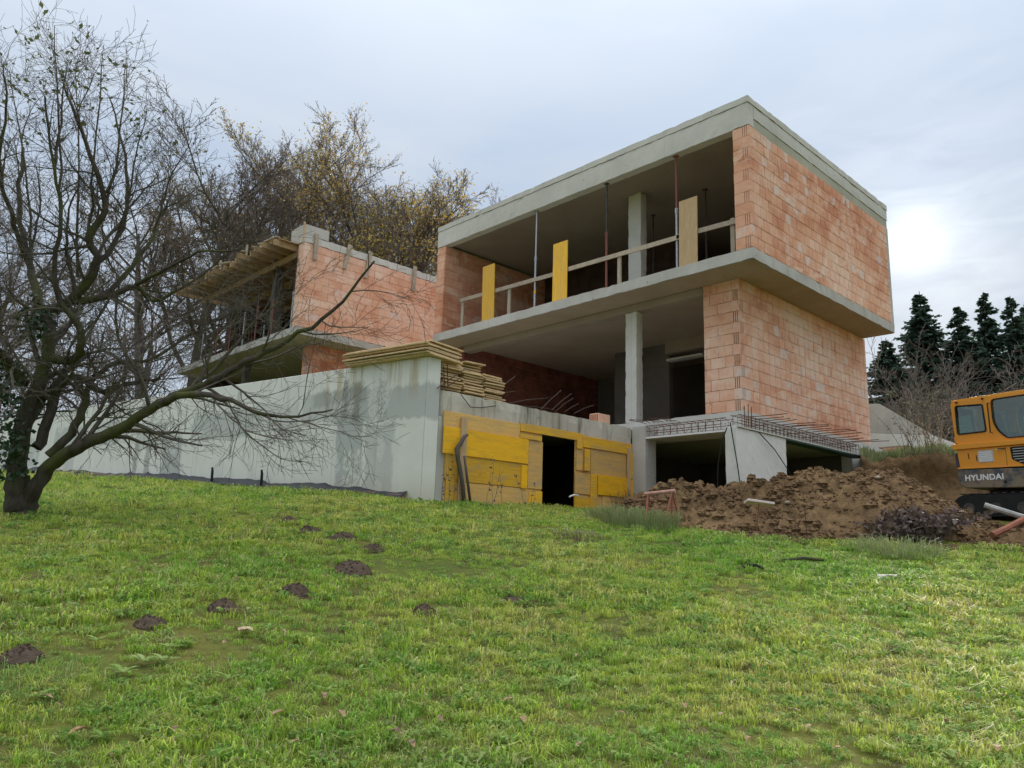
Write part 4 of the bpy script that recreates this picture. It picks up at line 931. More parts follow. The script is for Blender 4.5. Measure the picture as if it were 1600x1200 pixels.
# ================================================================ small site things
def pipe(name, pts, r, mat, label, cat, n=8):
    tag(MB().tube([tuple(p) for p in pts], r, n, True).build(name, mat, smooth=False), label, cat)
pipe('grey_pipe', [at(1538, 789, d=12.75), at(1592, 806, d=12.5), at(1660, 822, d=12.3)], .045, M['pipe_grey'], 'pale grey pipe lying on the dirt below the excavator', 'pipe')
pipe('rusty_pipe', [at(1550, 836, d=11.9), at(1576, 824, d=12.1), at(1610, 806, d=12.3)], .05, M['rust'], 'rusty brown pipe crossing under the grey pipe at the right edge', 'pipe')
p = gpx(1167, 893)
pipe('black_hose', [p+Vector((-.08, .1, .0)), p+Vector((0, 0, .07)), p+Vector((.07, -.08, .075)), p+Vector((.11, -.16, .04))], .018, M['black'], 'bent piece of black hose lying in the grass', 'hose')
p = gpx(1240, 880)
pipe('dark_stick', [p+Vector((-.15, .1, .02)), p+Vector((.05, -.1, .07)), p+Vector((.3, -.25, .05))], .02, M['bark'], 'dark stick lying in the grass below the soil heap', 'stick')
p = gpx(1391, 908); 
tag(MB().obox(p+Vector((0, 0, .05)), RT*.14, RT.cross(Vector((0, 0, 1)))*.05, (0, 0, .022)).build('white_offcut', M['pinkwhite'], bevel=.012), 'small white offcut lying on the lawn below the dead weeds', 'litter')
# stake carrying a white tile
p = gpx(1180, 838); q = at(1186, 786, d=(p-CP).dot(FW)); st = thing('marker_stake', p, 'thin rusty stake topped by a white tile in front of the soil heap', 'stake')
MB().tube([tuple(p+Vector((0, 0, -.1))), tuple(q)], .009, 6, True).build('rod', M['rust'], st)
MB().obox(q, RT*.21+Vector((0, 0, -.03)), (RT.cross(Vector((0, 0, 1)))*.12+Vector((0, 0, .02))), (0, 0, .018)).build('tile', M['pinkwhite'], st, bevel=.006)
p = gpx(1262, 850); pipe('thin_rod', [p+Vector((0, 0, -.1)), p+Vector((-.04, 0, .55))], .006, M['rebar_dark'], 'thin dark rod standing in the grass edge right of the marker stake', 'rod')
# rusty trestle
d0 = 12.75; tr = thing('trestle', at(1040, 815, d=d0), 'rusty red steel trestle with pale top bar beside the boards', 'trestle')
a, c = at(1008, 772, d=d0+.15), at(1055, 767, d=d0-.1)
MB().tube([tuple(a), tuple(c)], .032, 8, True).build('top_bar', M['pinksteel'], tr)
h = RT.cross(Vector((0, 0, 1)))
for (o, px, s) in ((a+(c-a)*.1, -.10, .22), (a+(c-a)*.1, .14, -.22), (c+(a-c)*.1, -.20, .2), (c+(a-c)*.1, .2, -.2), (c+(a-c)*.1, 0., -.05)):
    e = o+RT*px+h*s; e.z = ground_z(e.x, e.y)-.05; MB().tube([tuple(o), tuple(e)], .018, 6, True).build('leg', M['rust'], tr)
MB().tube([tuple(at(1012, 796, d=d0)), tuple(at(1058, 792, d=d0-.1))], .012, 6).build('brace', M['rust'], tr)

# ================================================================ molehills
for i, (x, y, w, lab) in enumerate(((550, 892, 58, 'largest dark molehill, in the middle of the row on the lawn'), (585, 858, 36, 'dark molehill uphill right, fourth from the top of the row'), (535, 841, 44, 'dark molehill near the top of the lawn row'), (481, 832, 44, 'flat dark molehill topmost on the left of the row'), (459, 926, 48, 'dark molehill just below the largest one'), (349, 952, 50, 'dark molehill in the lower middle of the row'), (233, 977, 46, 'small dark molehill lower left beside broad weeds'), (662, 958, 48, 'lone dark molehill right of the row'), (33, 1028, 62, 'dark molehill at the left edge of the picture'), (803, 942, 44, 'faint flat molehill right of the lone one'), (450, 815, 30, 'tiny molehill nearest the long wall'))):
    p = gpx(x, y+3); r = w/2*(p-CP).dot(FW)/FPX*1.08; b = MB(); hh = r*(.30 if i != 9 else .15)+.02
    def mh(u, v, p=p, r=r, i=i, hh=hh):
        a = u*2*math.pi; rr = r*v*(1+.25*vnoise(math.cos(a)*1.7+i*7, math.sin(a)*1.7)); x_, y_ = p.x+rr*math.cos(a), p.y+rr*math.sin(a)
        z = hh*(1-v*v)**1.3+r*.22*fbm(x_*14, y_*14, 4, i)*min(1, (1-v)*3+.1)
        return (x_, y_, ground_z(x_, y_)+z+.015-(v > .98)*.05)
    b.grid(mh, 40, 14)
    for k in range(60):
        u, v = random.random(), random.random()**.6*1.05; q = mh(u, min(v, 1)); put_rock(b, (q[0], q[1], q[2]+.004), r*random.uniform(.03, .085), k)
    tag(b.build('molehill', M['mole'], smooth=False), lab, 'molehill', 'molehills on the lawn')
MOLES = [gpx(x, y) for x, y in ((550, 892), (585, 858), (535, 841), (481, 832), (459, 926), (349, 952), (233, 977), (662, 958), (33, 1028), (803, 942), (450, 815))]
MOLER = [w/2*(p-CP).dot(FW)/FPX for p, w in zip(MOLES, (58, 36, 44, 44, 48, 50, 46, 48, 62, 40, 30))]
# ================================================================ trees
def norm(v): l = math.sqrt(v[0]**2+v[1]**2+v[2]**2) or 1; return (v[0]/l, v[1]/l, v[2]/l)
class Tree:
    def __init__(s, seed, **p): s.r = random.Random(seed); s.w = MB(); s.t = MB(); s.lv = MB(); s.tips = []; s.p = p
    def grow(s, p, d, L, r, lv):
        P, R_ = s.p, s.r; n = max(2, int(L/P['seg'][min(lv, len(P['seg'])-1)])); st = L/n; pts = [p]; dirs = [d]
        j, up = P['jit'][min(lv, len(P['jit'])-1)], P['up'][min(lv, len(P['up'])-1)]
        for i in range(n):
            d = norm((d[0]+R_.gauss(0, j), d[1]+R_.gauss(0, j), d[2]+R_.gauss(0, j)+up)); p = (p[0]+d[0]*st, p[1]+d[1]*st, p[2]+d[2]*st); pts.append(p); dirs.append(d)
        s.limb(pts, dirs, L, r, lv)
    def limb(s, pts, dirs, L, r, lv, r1=None):
        P, R_ = s.p, s.r; n = len(pts)-1; r1 = r1 or max(P['rmin'], r*.3)
        rad = [max(P['rmin'], r+(r1-r)*i/n) for i in range(n+1)]
        (s.w if lv <= P.get('wl', 1) else s.t).tube(pts, rad, P['sides'][min(lv, len(P['sides'])-1)])
        if lv >= P['max']: s.tips.append((pts[-1], dirs[-1])); s.tips.append((pts[len(pts)//2], dirs[-1])); return
        k = P['kids'][min(lv, len(P['kids'])-1)]; k = max(1, int(round((k*L/P['ref'][min(lv, len(P['ref'])-1)] if P.get('ref') else k)*R_.uniform(.8, 1.2))))
        t0 = P['t0'][min(lv, len(P['t0'])-1)]
        for i in range(k):
            t = t0+(1-t0)*((i+R_.random())/k); x = t*n; a = min(int(x), n-1); f = x-a
            q = tuple(pts[a][c]+(pts[a+1][c]-pts[a][c])*f for c in range(3)); dd = dirs[min(a+1, n)]
            ang = R_.uniform(*P['ang'][min(lv, len(P['ang'])-1)]); ph = R_.uniform(0, 6.283)
            ax = norm((R_.gauss(0, 1), R_.gauss(0, 1), R_.gauss(0, 1))); kx = ax[0]*dd[0]+ax[1]*dd[1]+ax[2]*dd[2]; ax = norm((ax[0]-kx*dd[0], ax[1]-kx*dd[1], ax[2]-kx*dd[2]))
            ca, sa = math.cos(ang), math.sin(ang); cd = norm((dd[0]*ca+ax[0]*sa, dd[1]*ca+ax[1]*sa, dd[2]*ca+ax[2]*sa))
            rat = P['rat'][min(lv, len(P['rat'])-1)]; l2 = L*R_.uniform(rat*.7, rat*1.25)*(1-.45*t) if not P.get('abs') else P['abs'][lv]*R_.uniform(.6, 1.35)*(1-.25*t)
            s.grow(q, cd, l2, max(P['rmin'], rad[a]*P.get('rr', .5)), lv+1)
    def leaves(s, n, size, spread, b=None):
        b = b or s.lv; R_ = s.r
        for i in range(n):
            (x, y, z), d = s.tips[R_.randrange(len(s.tips))]; x += R_.gauss(0, spread); y += R_.gauss(0, spread); z += R_.gauss(0, spread)
            leaf(b, (x, y, z), size*R_.uniform(.6, 1.3), R_)
def leaf(b, p, l, R_, asp=.55, nrm=None):
    a = norm((R_.gauss(0, 1), R_.gauss(0, 1), R_.gauss(0, .7)-.3)); c = norm((R_.gauss(0, 1), R_.gauss(0, 1), R_.gauss(0, 1)))
    k = a[0]*c[0]+a[1]*c[1]+a[2]*c[2]; c = norm((c[0]-k*a[0], c[1]-k*a[1], c[2]-k*a[2])); w = l*asp/2
    m = tuple(p[i]+a[i]*l*.5 for i in range(3))
    b.add([p, tuple(m[i]+c[i]*w for i in range(3)), tuple(p[i]+a[i]*l for i in range(3)), tuple(m[i]-c[i]*w for i in range(3))], [(0, 1, 2, 3)])
# ---- the old apple tree on the left
AD = 9.94
ap = Tree(11, seg=(.25, .22, .14, .09, .08), jit=(.12, .16, .17, .16, .15), up=(.0, .04, .03, .02, .0), kids=(0, 3.3, 6, 4.2), ref=(1, 1.0, .75, .42), rmin=.0021, sides=(8, 6, 4, 3, 3), max=4, wl=1,
          t0=(.2, .15, .12, .15), ang=((.5, 1.1), (.5, 1.15), (.45, 1.1), (.4, 1.0)), rat=(.6, .6, .55, .55), abs=(1.6, 1.15, .62, .3, .2), rr=.42)
def px_limb(pts, r0, r1, lv=1, dens=True):
    P3 = [at(x, y, d=AD+dd) for x, y, dd in pts]; out = []
    for i in range(len(P3)-1):      # resample and roughen
        for k in range(4):
            a = P3[max(0, i-1)]; b_ = P3[i]; c = P3[i+1]; e = P3[min(len(P3)-1, i+2)]; t = k/4
            q = .5*((2*b_)+(c-a)*t+(2*a-5*b_+4*c-e)*t*t+(3*b_-a-3*c+e)*t**3); out.append((q.x+ap.r.gauss(0, .012), q.y+ap.r.gauss(0, .012), q.z+ap.r.gauss(0, .012)))
    out.append(tuple(P3[-1])); dirs = [norm(tuple(out[min(i+1, len(out)-1)][c]-out[max(0, i-1)][c] for c in range(3))) for i in range(len(out))]
    L = sum((Vector(out[i+1])-Vector(out[i])).length for i in range(len(out)-1))
    if dens: ap.limb(out, dirs, L, r0, lv, r1)
    else: ap.w.tube(out, [r0+(r1-r0)*i/(len(out)-1) for i in range(len(out))], 10)
px_limb([(28, 822, 0), (29, 800, 0), (28, 775, 0), (28, 745, 0)], .185, .14, dens=False)
px_limb([(44, 815, .05), (42, 790, .05), (50, 760, 0)], .13, .11, dens=False)
px_limb([(26, 760, 0), (28, 710, .05), (38, 660, .1), (55, 610, .15), (72, 560, .2), (76, 515, .2), (64, 480, .3), (50, 430, .5), (38, 380, .6), (30, 310, .8), (36, 230, 1.0)], .125, .02)
px_limb([(48, 775, 0), (72, 735, 0), (105, 708, -.1), (145, 688, -.2), (198, 664, -.3), (246, 632, -.4), (300, 608, -.5), (342, 588, -.55), (400, 556, -.6), (468, 522, -.7), (535, 470, -.8), (585, 408, -.9)], .105, .012)
px_limb([(246, 632, -.4), (290, 618, -.7), (345, 620, -.9), (400, 642, -1.1), (450, 652, -1.2), (520, 640, -1.4)], .05, .008)
px_limb([(80, 712, 0), (118, 665, .2), (132, 628, .3), (142, 598, .4), (185, 566, .6), (240, 560, .8), (300, 520, 1.0), (360, 505, 1.1)], .065, .012)
px_limb([(60, 700, .1), (78, 640, .2), (95, 600, .3), (125, 590, .3), (160, 612, .2), (200, 600, .0), (250, 590, -.2)], .07, .02)
px_limb([(72, 560, .2), (112, 562, .1), (127, 545, 0), (124, 508, -.1), (98, 478, -.2), (85, 430, -.3), (95, 350, -.4), (85, 260, -.5), (70, 150, -.6)], .065, .01)
px_limb([(64, 486, .3), (110, 470, .2), (150, 415, .1), (140, 370, 0), (165, 330, 0), (150, 260, -.1), (120, 190, -.1), (100, 130, -.2)], .075, .01)
px_limb([(110, 472, .2), (165, 465, .3), (212, 446, .4), (240, 470, .5), (300, 440, .6), (350, 400, .7)], .055, .01)
px_limb([(150, 415, .1), (185, 370, .3), (200, 310, .5), (190, 220, .7), (170, 150, .9)], .04, .008)
px_limb([(165, 460, .3), (220, 400, .5), (250, 340, .8), (275, 290, 1.0)], .04, .008)
px_limb([(38, 600, .1), (10, 560, -.5), (-30, 520, -1.0), (-60, 440, -1.4), (-70, 350, -1.6)], .07, .015)
px_limb([(40, 400, .5), (15, 330, .3), (0, 250, .1), (10, 170, 0), (5, 100, -.1)], .035, .008)
px_limb([(212, 446, .4), (260, 420, .1), (310, 395, -.2), (370, 390, -.5)], .03, .008)
px_limb([(300, 608, -.5), (350, 560, -.2), (400, 500, .0), (440, 470, .1)], .03, .007)
px_limb([(145, 598, .4), (190, 640, .0), (230, 660, -.3), (290, 690, -.5)], .02, .006, 2)
for x0, y0, x1, y1, dd in ((95, 350, 85, 40, -.4), (140, 370, 162, 70, 0), (165, 330, 198, 90, 0), (185, 370, 230, 170, .3), (50, 430, 15, 110, .5), (85, 260, 105, 90, -.5), (250, 340, 300, 215, .8), (120, 430, 118, 110, .2)):
    px_limb([(x0, y0, dd), (x0+(x1-x0)*.35+ap.r.uniform(-8, 8), y0+(y1-y0)*.4, dd), (x1, y1, dd-.2)], .022, .004, 2)
atree = thing('apple_tree', at(30, 808, d=AD), 'gnarled bare apple tree with low spreading limbs on the left of the lawn', 'tree')
ap.w.build('trunk', M['bark'], atree, smooth=True); ap.t.build('twigs', M['twig'], atree)
# the last leaves hang on the upper shoots only
tops = [t for t in ap.tips if t[0][2] > -1.2]; ap.tips = tops or ap.tips
ap.leaves(420, .075, .02); ap.lv.build('crown', M['leaf_apple'], atree)
iv = MB(); rv = random.Random(5)
for i in range(700):
    t = rv.random(); x = 16+rv.gauss(0, 16)-(1-t)*4; y = 560+t*190; p = at(x, y, d=AD-.12+rv.gauss(0, .16)); leaf(iv, tuple(p), rv.uniform(.04, .085), rv, .9)
for i in range(250):
    p = at(60+rv.gauss(0, 16), 500+rv.gauss(0, 18), d=AD+.2+rv.gauss(0, .15)); leaf(iv, tuple(p), rv.uniform(.04, .07), rv, .9)
tag(iv.build('ivy', M['ivy']), 'dark green ivy climbing the left stem of the apple tree', 'ivy')
# ---- woodland behind
def wood_tree(seed, H, spread=1.):
    T = Tree(seed, seg=(1.2, .9, .6, .4, .3), jit=(.05, .13, .15, .17, .16), up=(.02, .05, .05, .03, .02), kids=(20, 9, 8, 7), rmin=.009, sides=(8, 5, 4, 3, 3), max=4, wl=2,
             t0=(.3, .25, .2, .15), ang=((.5, 1.15), (.4, .9), (.35, .85), (.35, .9)), rat=(.62*spread, .55, .5, .46), rr=.52)
    T.grow((0, 0, 0), (0, 0, 1), H*.74, H*.017, 0); return T
WOODS = []
for sd, H in ((21, 20.), (22, 18.), (23, 16.)):
    T = wood_tree(sd, H, 1.05 if sd != 23 else .9); me_w = T.w.mesh('trunk', M['bark_far'], True); me_t = T.t.mesh('twigs', M['twig_far'])
    lm = {}
    for nm, cnt, sz in (('oak', 8000, .14), ('brown', 1800, .13)):
        T.lv = MB(); T.leaves(cnt, sz, .22); lm[nm] = T.lv.mesh('leaves', M['leaf_oak'] if nm == 'oak' else M['leaf_brown'])
    WOODS.append((H, me_w, me_t, lm, T))
def place_wood(k, px, topy, d, kind, label, group, rot=None, sx=1.):
    H, mw_, mt_, lm, T = WOODS[k]; q = at(px, topy, d=d); z0 = ground_z(q.x, q.y)-.3; zmax = max(v[2] for v in T.t.v[::7]); s = (q.z-z0)/zmax
    o = thing('woodland_tree', (q.x, q.y, z0), label, 'tree', group); o.rotation_euler.z = random.random()*6.28 if rot is None else rot; o.scale = (s*sx, s*sx, s)
    for nm, me in (('trunk', mw_), ('twigs', mt_)):
        c = bpy.data.objects.new(nm, me); COL.objects.link(c); c.parent = o
    if kind:
        c = bpy.data.objects.new('crown', lm[kind]); COL.objects.link(c); c.parent = o
GW = 'woodland trees behind the house'
for a in ((0, 490, 178, 44, 'oak', 'tallest woodland tree, yellowing crown, behind the left wing corner', GW, .4, .95), (1, 345, 212, 42, None, 'bare dark rounded tree left of the tallest woodland tree', GW, 1.2, 1.05), (1, 425, 205, 48, 'brown', 'brownish tree between the bare rounded tree and the tallest one', GW, 2.2, .95),
          (0, 565, 242, 42, 'oak', 'yellowish tree just right of the tallest woodland tree', GW, 2.9, .95), (2, 625, 262, 40, 'oak', 'golden brown tree behind the middle of the left wing wall', GW, .9, 1.1), (1, 665, 285, 46, 'brown', 'brownish tree beside the left roof corner of the main house', GW, 4.0, .95),
          (0, 708, 276, 50, None, 'bare purple-grey tree farthest right behind the roof edge', GW, 5.1, .9), (2, 280, 250, 40, 'brown', 'thin brownish tree seen through the right apple branches', GW, 3.3, 1.0),
          (2, 40, 330, 40, None, 'bare tree at the left picture edge behind the apple tree', GW, 2.5, .9), (1, -60, 300, 42, None, 'bare tree partly cut by the left picture edge', GW, .2, .9)):
    place_wood(*a)
# ---- conifers and bare shrubs on the right
def conifer(seed, H, Rb, sag=.35, dens=1.):
    R_ = random.Random(seed); tr_ = MB(); nd = MB(); tr_.tube([(0, 0, 0), (0, 0, H*.5), (0, 0, H)], [H*.016, H*.009, .02], 7)
    z = H*.08
    while z < H*.985:
        t = (z/H); Lb = Rb*(1-t)**.88*R_.uniform(.62, 1.18)+.05; nb = int((7 if t < .85 else 5)*dens)
        for k in range(nb):
            a = R_.uniform(0, 6.283); L = Lb*R_.uniform(.6, 1.2); n = 5; pts = []; zj = R_.uniform(-.5, .5)*(1-t); sg = sag*R_.uniform(.4, 1.5)
            for i in range(n+1):
                f = i/n; rr = L*f; pts.append((rr*math.cos(a), rr*math.sin(a), z+zj+R_.uniform(-.12, .12)*f-sg*L*f+.6*sg*L*f*f))
            tr_.tube(pts, [max(.008, .03*(1-i/n)) for i in range(n+1)], 3)
            m = int(18+L*34)
            for i in range(m):
                f = R_.uniform(.12, 1.0); x = f*n; j = min(int(x), n-1); g_ = x-j; q = tuple(pts[j][c]+(pts[j+1][c]-pts[j][c])*g_ for c in range(3))
                sa = a+R_.choice((-1, 1))*R_.uniform(.4, 1.1); l = R_.uniform(.22, .5)*(1.1-.4*f)*(.6+.5*(1-t)); dr = R_.uniform(-1.0, .35)
                dx, dy, dz = math.cos(sa)*l, math.sin(sa)*l, dr*l; w = .06+.05*R_.random(); px_, py_ = -math.sin(sa)*w, math.cos(sa)*w; tw = R_.uniform(-.06, .06)
                nd.add([(q[0], q[1], q[2]), (q[0]+dx*.5+px_, q[1]+dy*.5+py_, q[2]+dz*.4+tw), (q[0]+dx, q[1]+dy, q[2]+dz), (q[0]+dx*.5-px_, q[1]+dy*.5-py_, q[2]+dz*.4-tw)], [(0, 1, 2, 3)])
        z += H*.0125*R_.uniform(.7, 1.4)
    return tr_.mesh('trunk', M['bark_far']), nd.mesh('needles', M['needle'])
CON = [(17., *conifer(1, 17., 4.4, .42, 1.5)), (17., *conifer(2, 17., 3.6, .30, 1.1))]
def place_con(k, px, topy, d, label, sx=1.):
    H, a, b_ = CON[k]; q = at(px, topy, d=d); z0 = ground_z(q.x, q.y)-.3; s = (q.z-z0)/H
    o = thing('conifer', (q.x, q.y, z0), label, 'conifer', 'dark conifers on the right'); o.rotation_euler.z = px*1.7; o.scale = (s*sx, s*sx, s)
    for nm, me in (('trunk', a), ('needles', b_)):
        c = bpy.data.objects.new(nm, me); COL.objects.link(c); c.parent = o
for a in ((0, 1436, 455, 46, 'dense dark conifer standing closest to the brick corner, highest of its neighbours', 1.4), (0, 1384, 528, 42, 'lower dark conifer half hidden by the brick corner', 1.7), (1, 1497, 478, 44, 'small-topped conifer between the dense one and the slender spire', 1.7), (1, 1536, 456, 46, 'slender conifer with feathery spire above the excavator cab', 1.4), (0, 1518, 530, 50, 'dark broad conifer filling the gap behind the slender spire', 1.8), (1, 1578, 462, 43, 'conifer near the right picture edge behind golden leaves', 1.4), (0, 1604, 470, 45, 'dark conifer cut by the right picture edge', 1.5), (0, 1660, 440, 48, 'dark conifer just past the right picture edge', 1.0)):
    place_con(*a)
def shrub(seed, H, kids=(7, 5, 5, 3)):
    T = Tree(seed, seg=(.35, .3, .2, .15), jit=(.12, .15, .16, .16), up=(.04, .05, .04, .02), kids=kids, rmin=.007, sides=(5, 4, 3, 3), max=3, wl=0, t0=(.1, .15, .15), ang=((.4, 1.1), (.4, 1.0), (.4, .9)), rat=(.75, .6, .55), rr=.55)
    for k in range(4):
        a = k*1.7; T.grow((0, 0, 0), norm((.45*math.cos(a), .45*math.sin(a), 1)), H*.75, H*.014, 0)
    return T
SH = [shrub(31, 5.), shrub(32, 5.)]; SHM = [(T.w.mesh('stems', M['bark_far'], True), T.t.mesh('twigs', M['twig_far'])) for T in SH]
lv = []
for T, mt in ((SH[0], M['leaf_gold']), (SH[1], M['greyherb'])):
    T.lv = MB(); keep_ = T.tips
    if mt is M['leaf_gold']: c_ = sorted(T.tips, key=lambda q: -q[0][2])[40][0]; T.tips = [q for q in T.tips if (Vector(q[0])-Vector(c_)).length < .75]
    T.leaves(420 if mt is M['leaf_gold'] else 800, .09, .08); T.tips = keep_; lv.append(T.lv.mesh('leaves', mt))
for (k, px, ty, d, lf, lab) in ((0, 1392, 545, 30, None, 'bare grey shrub above the sloping wall'), (1, 1455, 552, 33, None, 'wide bare brownish shrub left of the excavator cab'), (0, 1530, 572, 34, None, 'bare shrub directly above the excavator roof'), (0, 1680, 515, 30, 0, 'golden-leaved bush at the right picture edge among the conifers'), (1, 1432, 612, 26, 1, 'yellow-green bush just behind the sloping wall'), (0, 1490, 600, 30, None, 'dark bare shrub left of the cab roof')):
    q = at(px, ty, d=d); z0 = min(ground_z(q.x, q.y), -3.0)+.6; s = (q.z-z0)/4.6
    o = thing('shrub', (q.x, q.y, z0), lab, 'shrub', 'shrubs on the right'); o.scale = (s, s, s); o.rotation_euler.z = px
    for nm, me in zip(('stems', 'twigs'), SHM[k]):
        c = bpy.data.objects.new(nm, me); COL.objects.link(c); c.parent = o
    if lf is not None:
        c = bpy.data.objects.new('crown', lv[lf]); COL.objects.link(c); c.parent = o
# brushwood and thicket at the foot of the left wood
for (k, px, ty, d, lab) in ((0, 120, 500, 30, 'bare thicket shrub behind the apple fork'), (1, 215, 490, 29, 'bare thicket shrub left of the wing slab'), (0, 20, 480, 28, 'bare thicket shrub at the left picture edge')):
    q = at(px, ty, d=d); z0 = ground_z(q.x, q.y); s = (q.z-z0)/4.6; o = thing('shrub', (q.x, q.y, z0), lab, 'shrub', 'thicket shrubs on the left'); o.scale = (s, s, s); o.rotation_euler.z = px
    for nm, me in zip(('stems', 'twigs'), SHM[k]):
        c = bpy.data.objects.new(nm, me); COL.objects.link(c); c.parent = o

# ================================================================ weeds at the walls and on the heap
def stemplant(name, p, n, h, spread, label, lm, sm, lsz, nl, seed, group=None, cat='weed', droop=0.):
    R_ = random.Random(seed); sb, lb = MB(), MB()
    for k in range(n):
        a = R_.uniform(0, 6.28); e = R_.uniform(.1, 1)*spread; hh = h*R_.uniform(.6, 1.1); q0 = (p.x+R_.gauss(0, spread*.25), p.y+R_.gauss(0, spread*.25), p.z-.05); pts = [q0]
        for i in range(1, 6):
            f = i/5; pts.append((q0[0]+math.cos(a)*e*f**1.5+R_.gauss(0, .012), q0[1]+math.sin(a)*e*f**1.5+R_.gauss(0, .012), q0[2]+hh*(f-droop*f*f)))
        sb.tube(pts, [.006, .005, .005, .004, .003, .002], 3)
        for i in range(nl):
            f = R_.uniform(.25, 1)*5; j = min(int(f), 4); g_ = f-j; q = tuple(pts[j][c]+(pts[j+1][c]-pts[j][c])*g_ for c in range(3)); leaf(lb, q, lsz*R_.uniform(.6, 1.3), R_)
    t = thing(name, p, label, cat, group); sb.build('stems', sm, t); lb.build('leaves', lm, t)
for i, (x, y, n, h, lab) in enumerate(((660, 783, 7, 1.0, 'tall thin weed before the pale wall corner'), (628, 780, 5, .9, 'thin dark-leaved weed left of the wall corner'), (600, 778, 4, .45, 'short weed farther left along the long wall'), (703, 792, 5, .9, 'thin weed at the left edge of the yellow boards'), (772, 796, 4, .9, 'reddish thin weed before the lower yellow boards'), (825, 800, 3, .7, 'single thin weed just left of the dark doorway'), (975, 800, 5, 1.0, 'thin weed at the right end of the boards'), (1010, 800, 3, 1.0, 'pale-leaved weed before the basement opening'))):
    p = gpx(x, y); stemplant('weed', p, n, h, .25, lab, M['deadleaf'] if i != 7 else M['greyherb'], M['drystem'], .06, 7, 50+i, 'thin weeds along the walls')
def tuft(p, n, h, spread, mat, name, label, seed, cat='grass tuft', group=None):
    R_ = random.Random(seed); b = MB()
    for k in range(n):
        a = R_.uniform(0, 6.28); rr = spread*R_.random()**.5; x, y = p.x+rr*math.cos(a), p.y+rr*math.sin(a); z = ground_z(x, y)-.02; l = h*R_.uniform(.5, 1.15); b_ = a+R_.gauss(0, .7); e = l*R_.uniform(.25, .9); w = .006 if h > .12 else .003
        cx, cy = -math.sin(b_)*w, math.cos(b_)*w; m = (x+math.cos(b_)*e*.35, y+math.sin(b_)*e*.35, z+l*.7); t_ = (x+math.cos(b_)*e, y+math.sin(b_)*e, z+l*.8)
        b.add([(x-cx, y-cy, z), (x+cx, y+cy, z), (m[0]+cx*.8, m[1]+cy*.8, m[2]), (m[0]-cx*.8, m[1]-cy*.8, m[2]), t_], [(0, 1, 2, 3), (3, 2, 4)])
    tag(b.build(name, mat), label, cat, group)
tuft(gpx(1000, 825), 900, .42, .62, M['greyherb'], 'grass_clump', 'grey-green grass clump in front of the rusty trestle', 3)
tuft(gpx(985, 808), 260, .7, .35, M['drystem'], 'dry_grass', 'tall dry straw-coloured grass at the right end of the boards', 4)
tuft(gpx(960, 815), 500, .3, .5, M['greyherb'], 'grass_clump', 'pale grass clump below the right boards', 5)
tuft(gpx(900, 842), 260, .15, .36, M['drystem'], 'grass_clump', 'withered straw-brown clump on the lawn below the doorway', 6)
tuft(gpx(1400, 868), 500, .3, .6, M['greyherb'], 'grass_clump', 'grey-green grass at the foot of the dead weeds', 8)
tuft(gpx(30, 1085), 900, .085, .5, M['herb'], 'grass_clump', 'long lush blue-green grass patch at the lower left edge', 9)
p = gpx(1450, 850)
stemplant('dead_weeds', p+Vector((.2, .15, 0)), 60, 1.0, .75, 'large heap of withered dark purple-brown weeds below the excavator', M['deadleaf'], M['deadleaf'], .11, 26, 71, cat='dead weeds', droop=.45)
stemplant('dead_weeds', p+Vector((-.35, .35, 0)), 30, .6, .6, 'smaller withered weeds on the left of the large dead heap', M['deadleaf'], M['drystem'], .09, 18, 72, cat='dead weeds', droop=.4)
q = at(1452, 702, d=18.3); stemplant('dry_shrub', q+Vector((0, 0, -.1)), 26, 1.3, .8, 'dry pinkish twiggy shrub on the earth bank before the sloping wall', M['drystem'], M['drystem'], .055, 14, 73, cat='shrub')
q = at(1425, 705, d=18.2); stemplant('dry_shrub', q+Vector((0, 0, -.1)), 12, 1.2, .7, 'small dark twiggy shrub left of the pinkish one on the bank', M['deadleaf'], M['deadleaf'], .05, 6, 74, cat='shrub')
b = MB(); R_ = random.Random(8)
for i in range(5000):
    u, v = R_.random(), R_.uniform(.46, .8); p = bankfn(u, v); l = R_.uniform(.06, .2); a = R_.uniform(0, 6.28); e = l*.5; w = .012
    b.add([(p[0]-w, p[1]+w, p[2]), (p[0]+w, p[1]-w, p[2]), (p[0]+math.cos(a)*e, p[1]+math.sin(a)*e, p[2]+l)], [(0, 1, 2)])
tag(b.build('bank_grass', M['greyherb']), 'rough grass along the top of the earth bank', 'grass', kind='stuff')

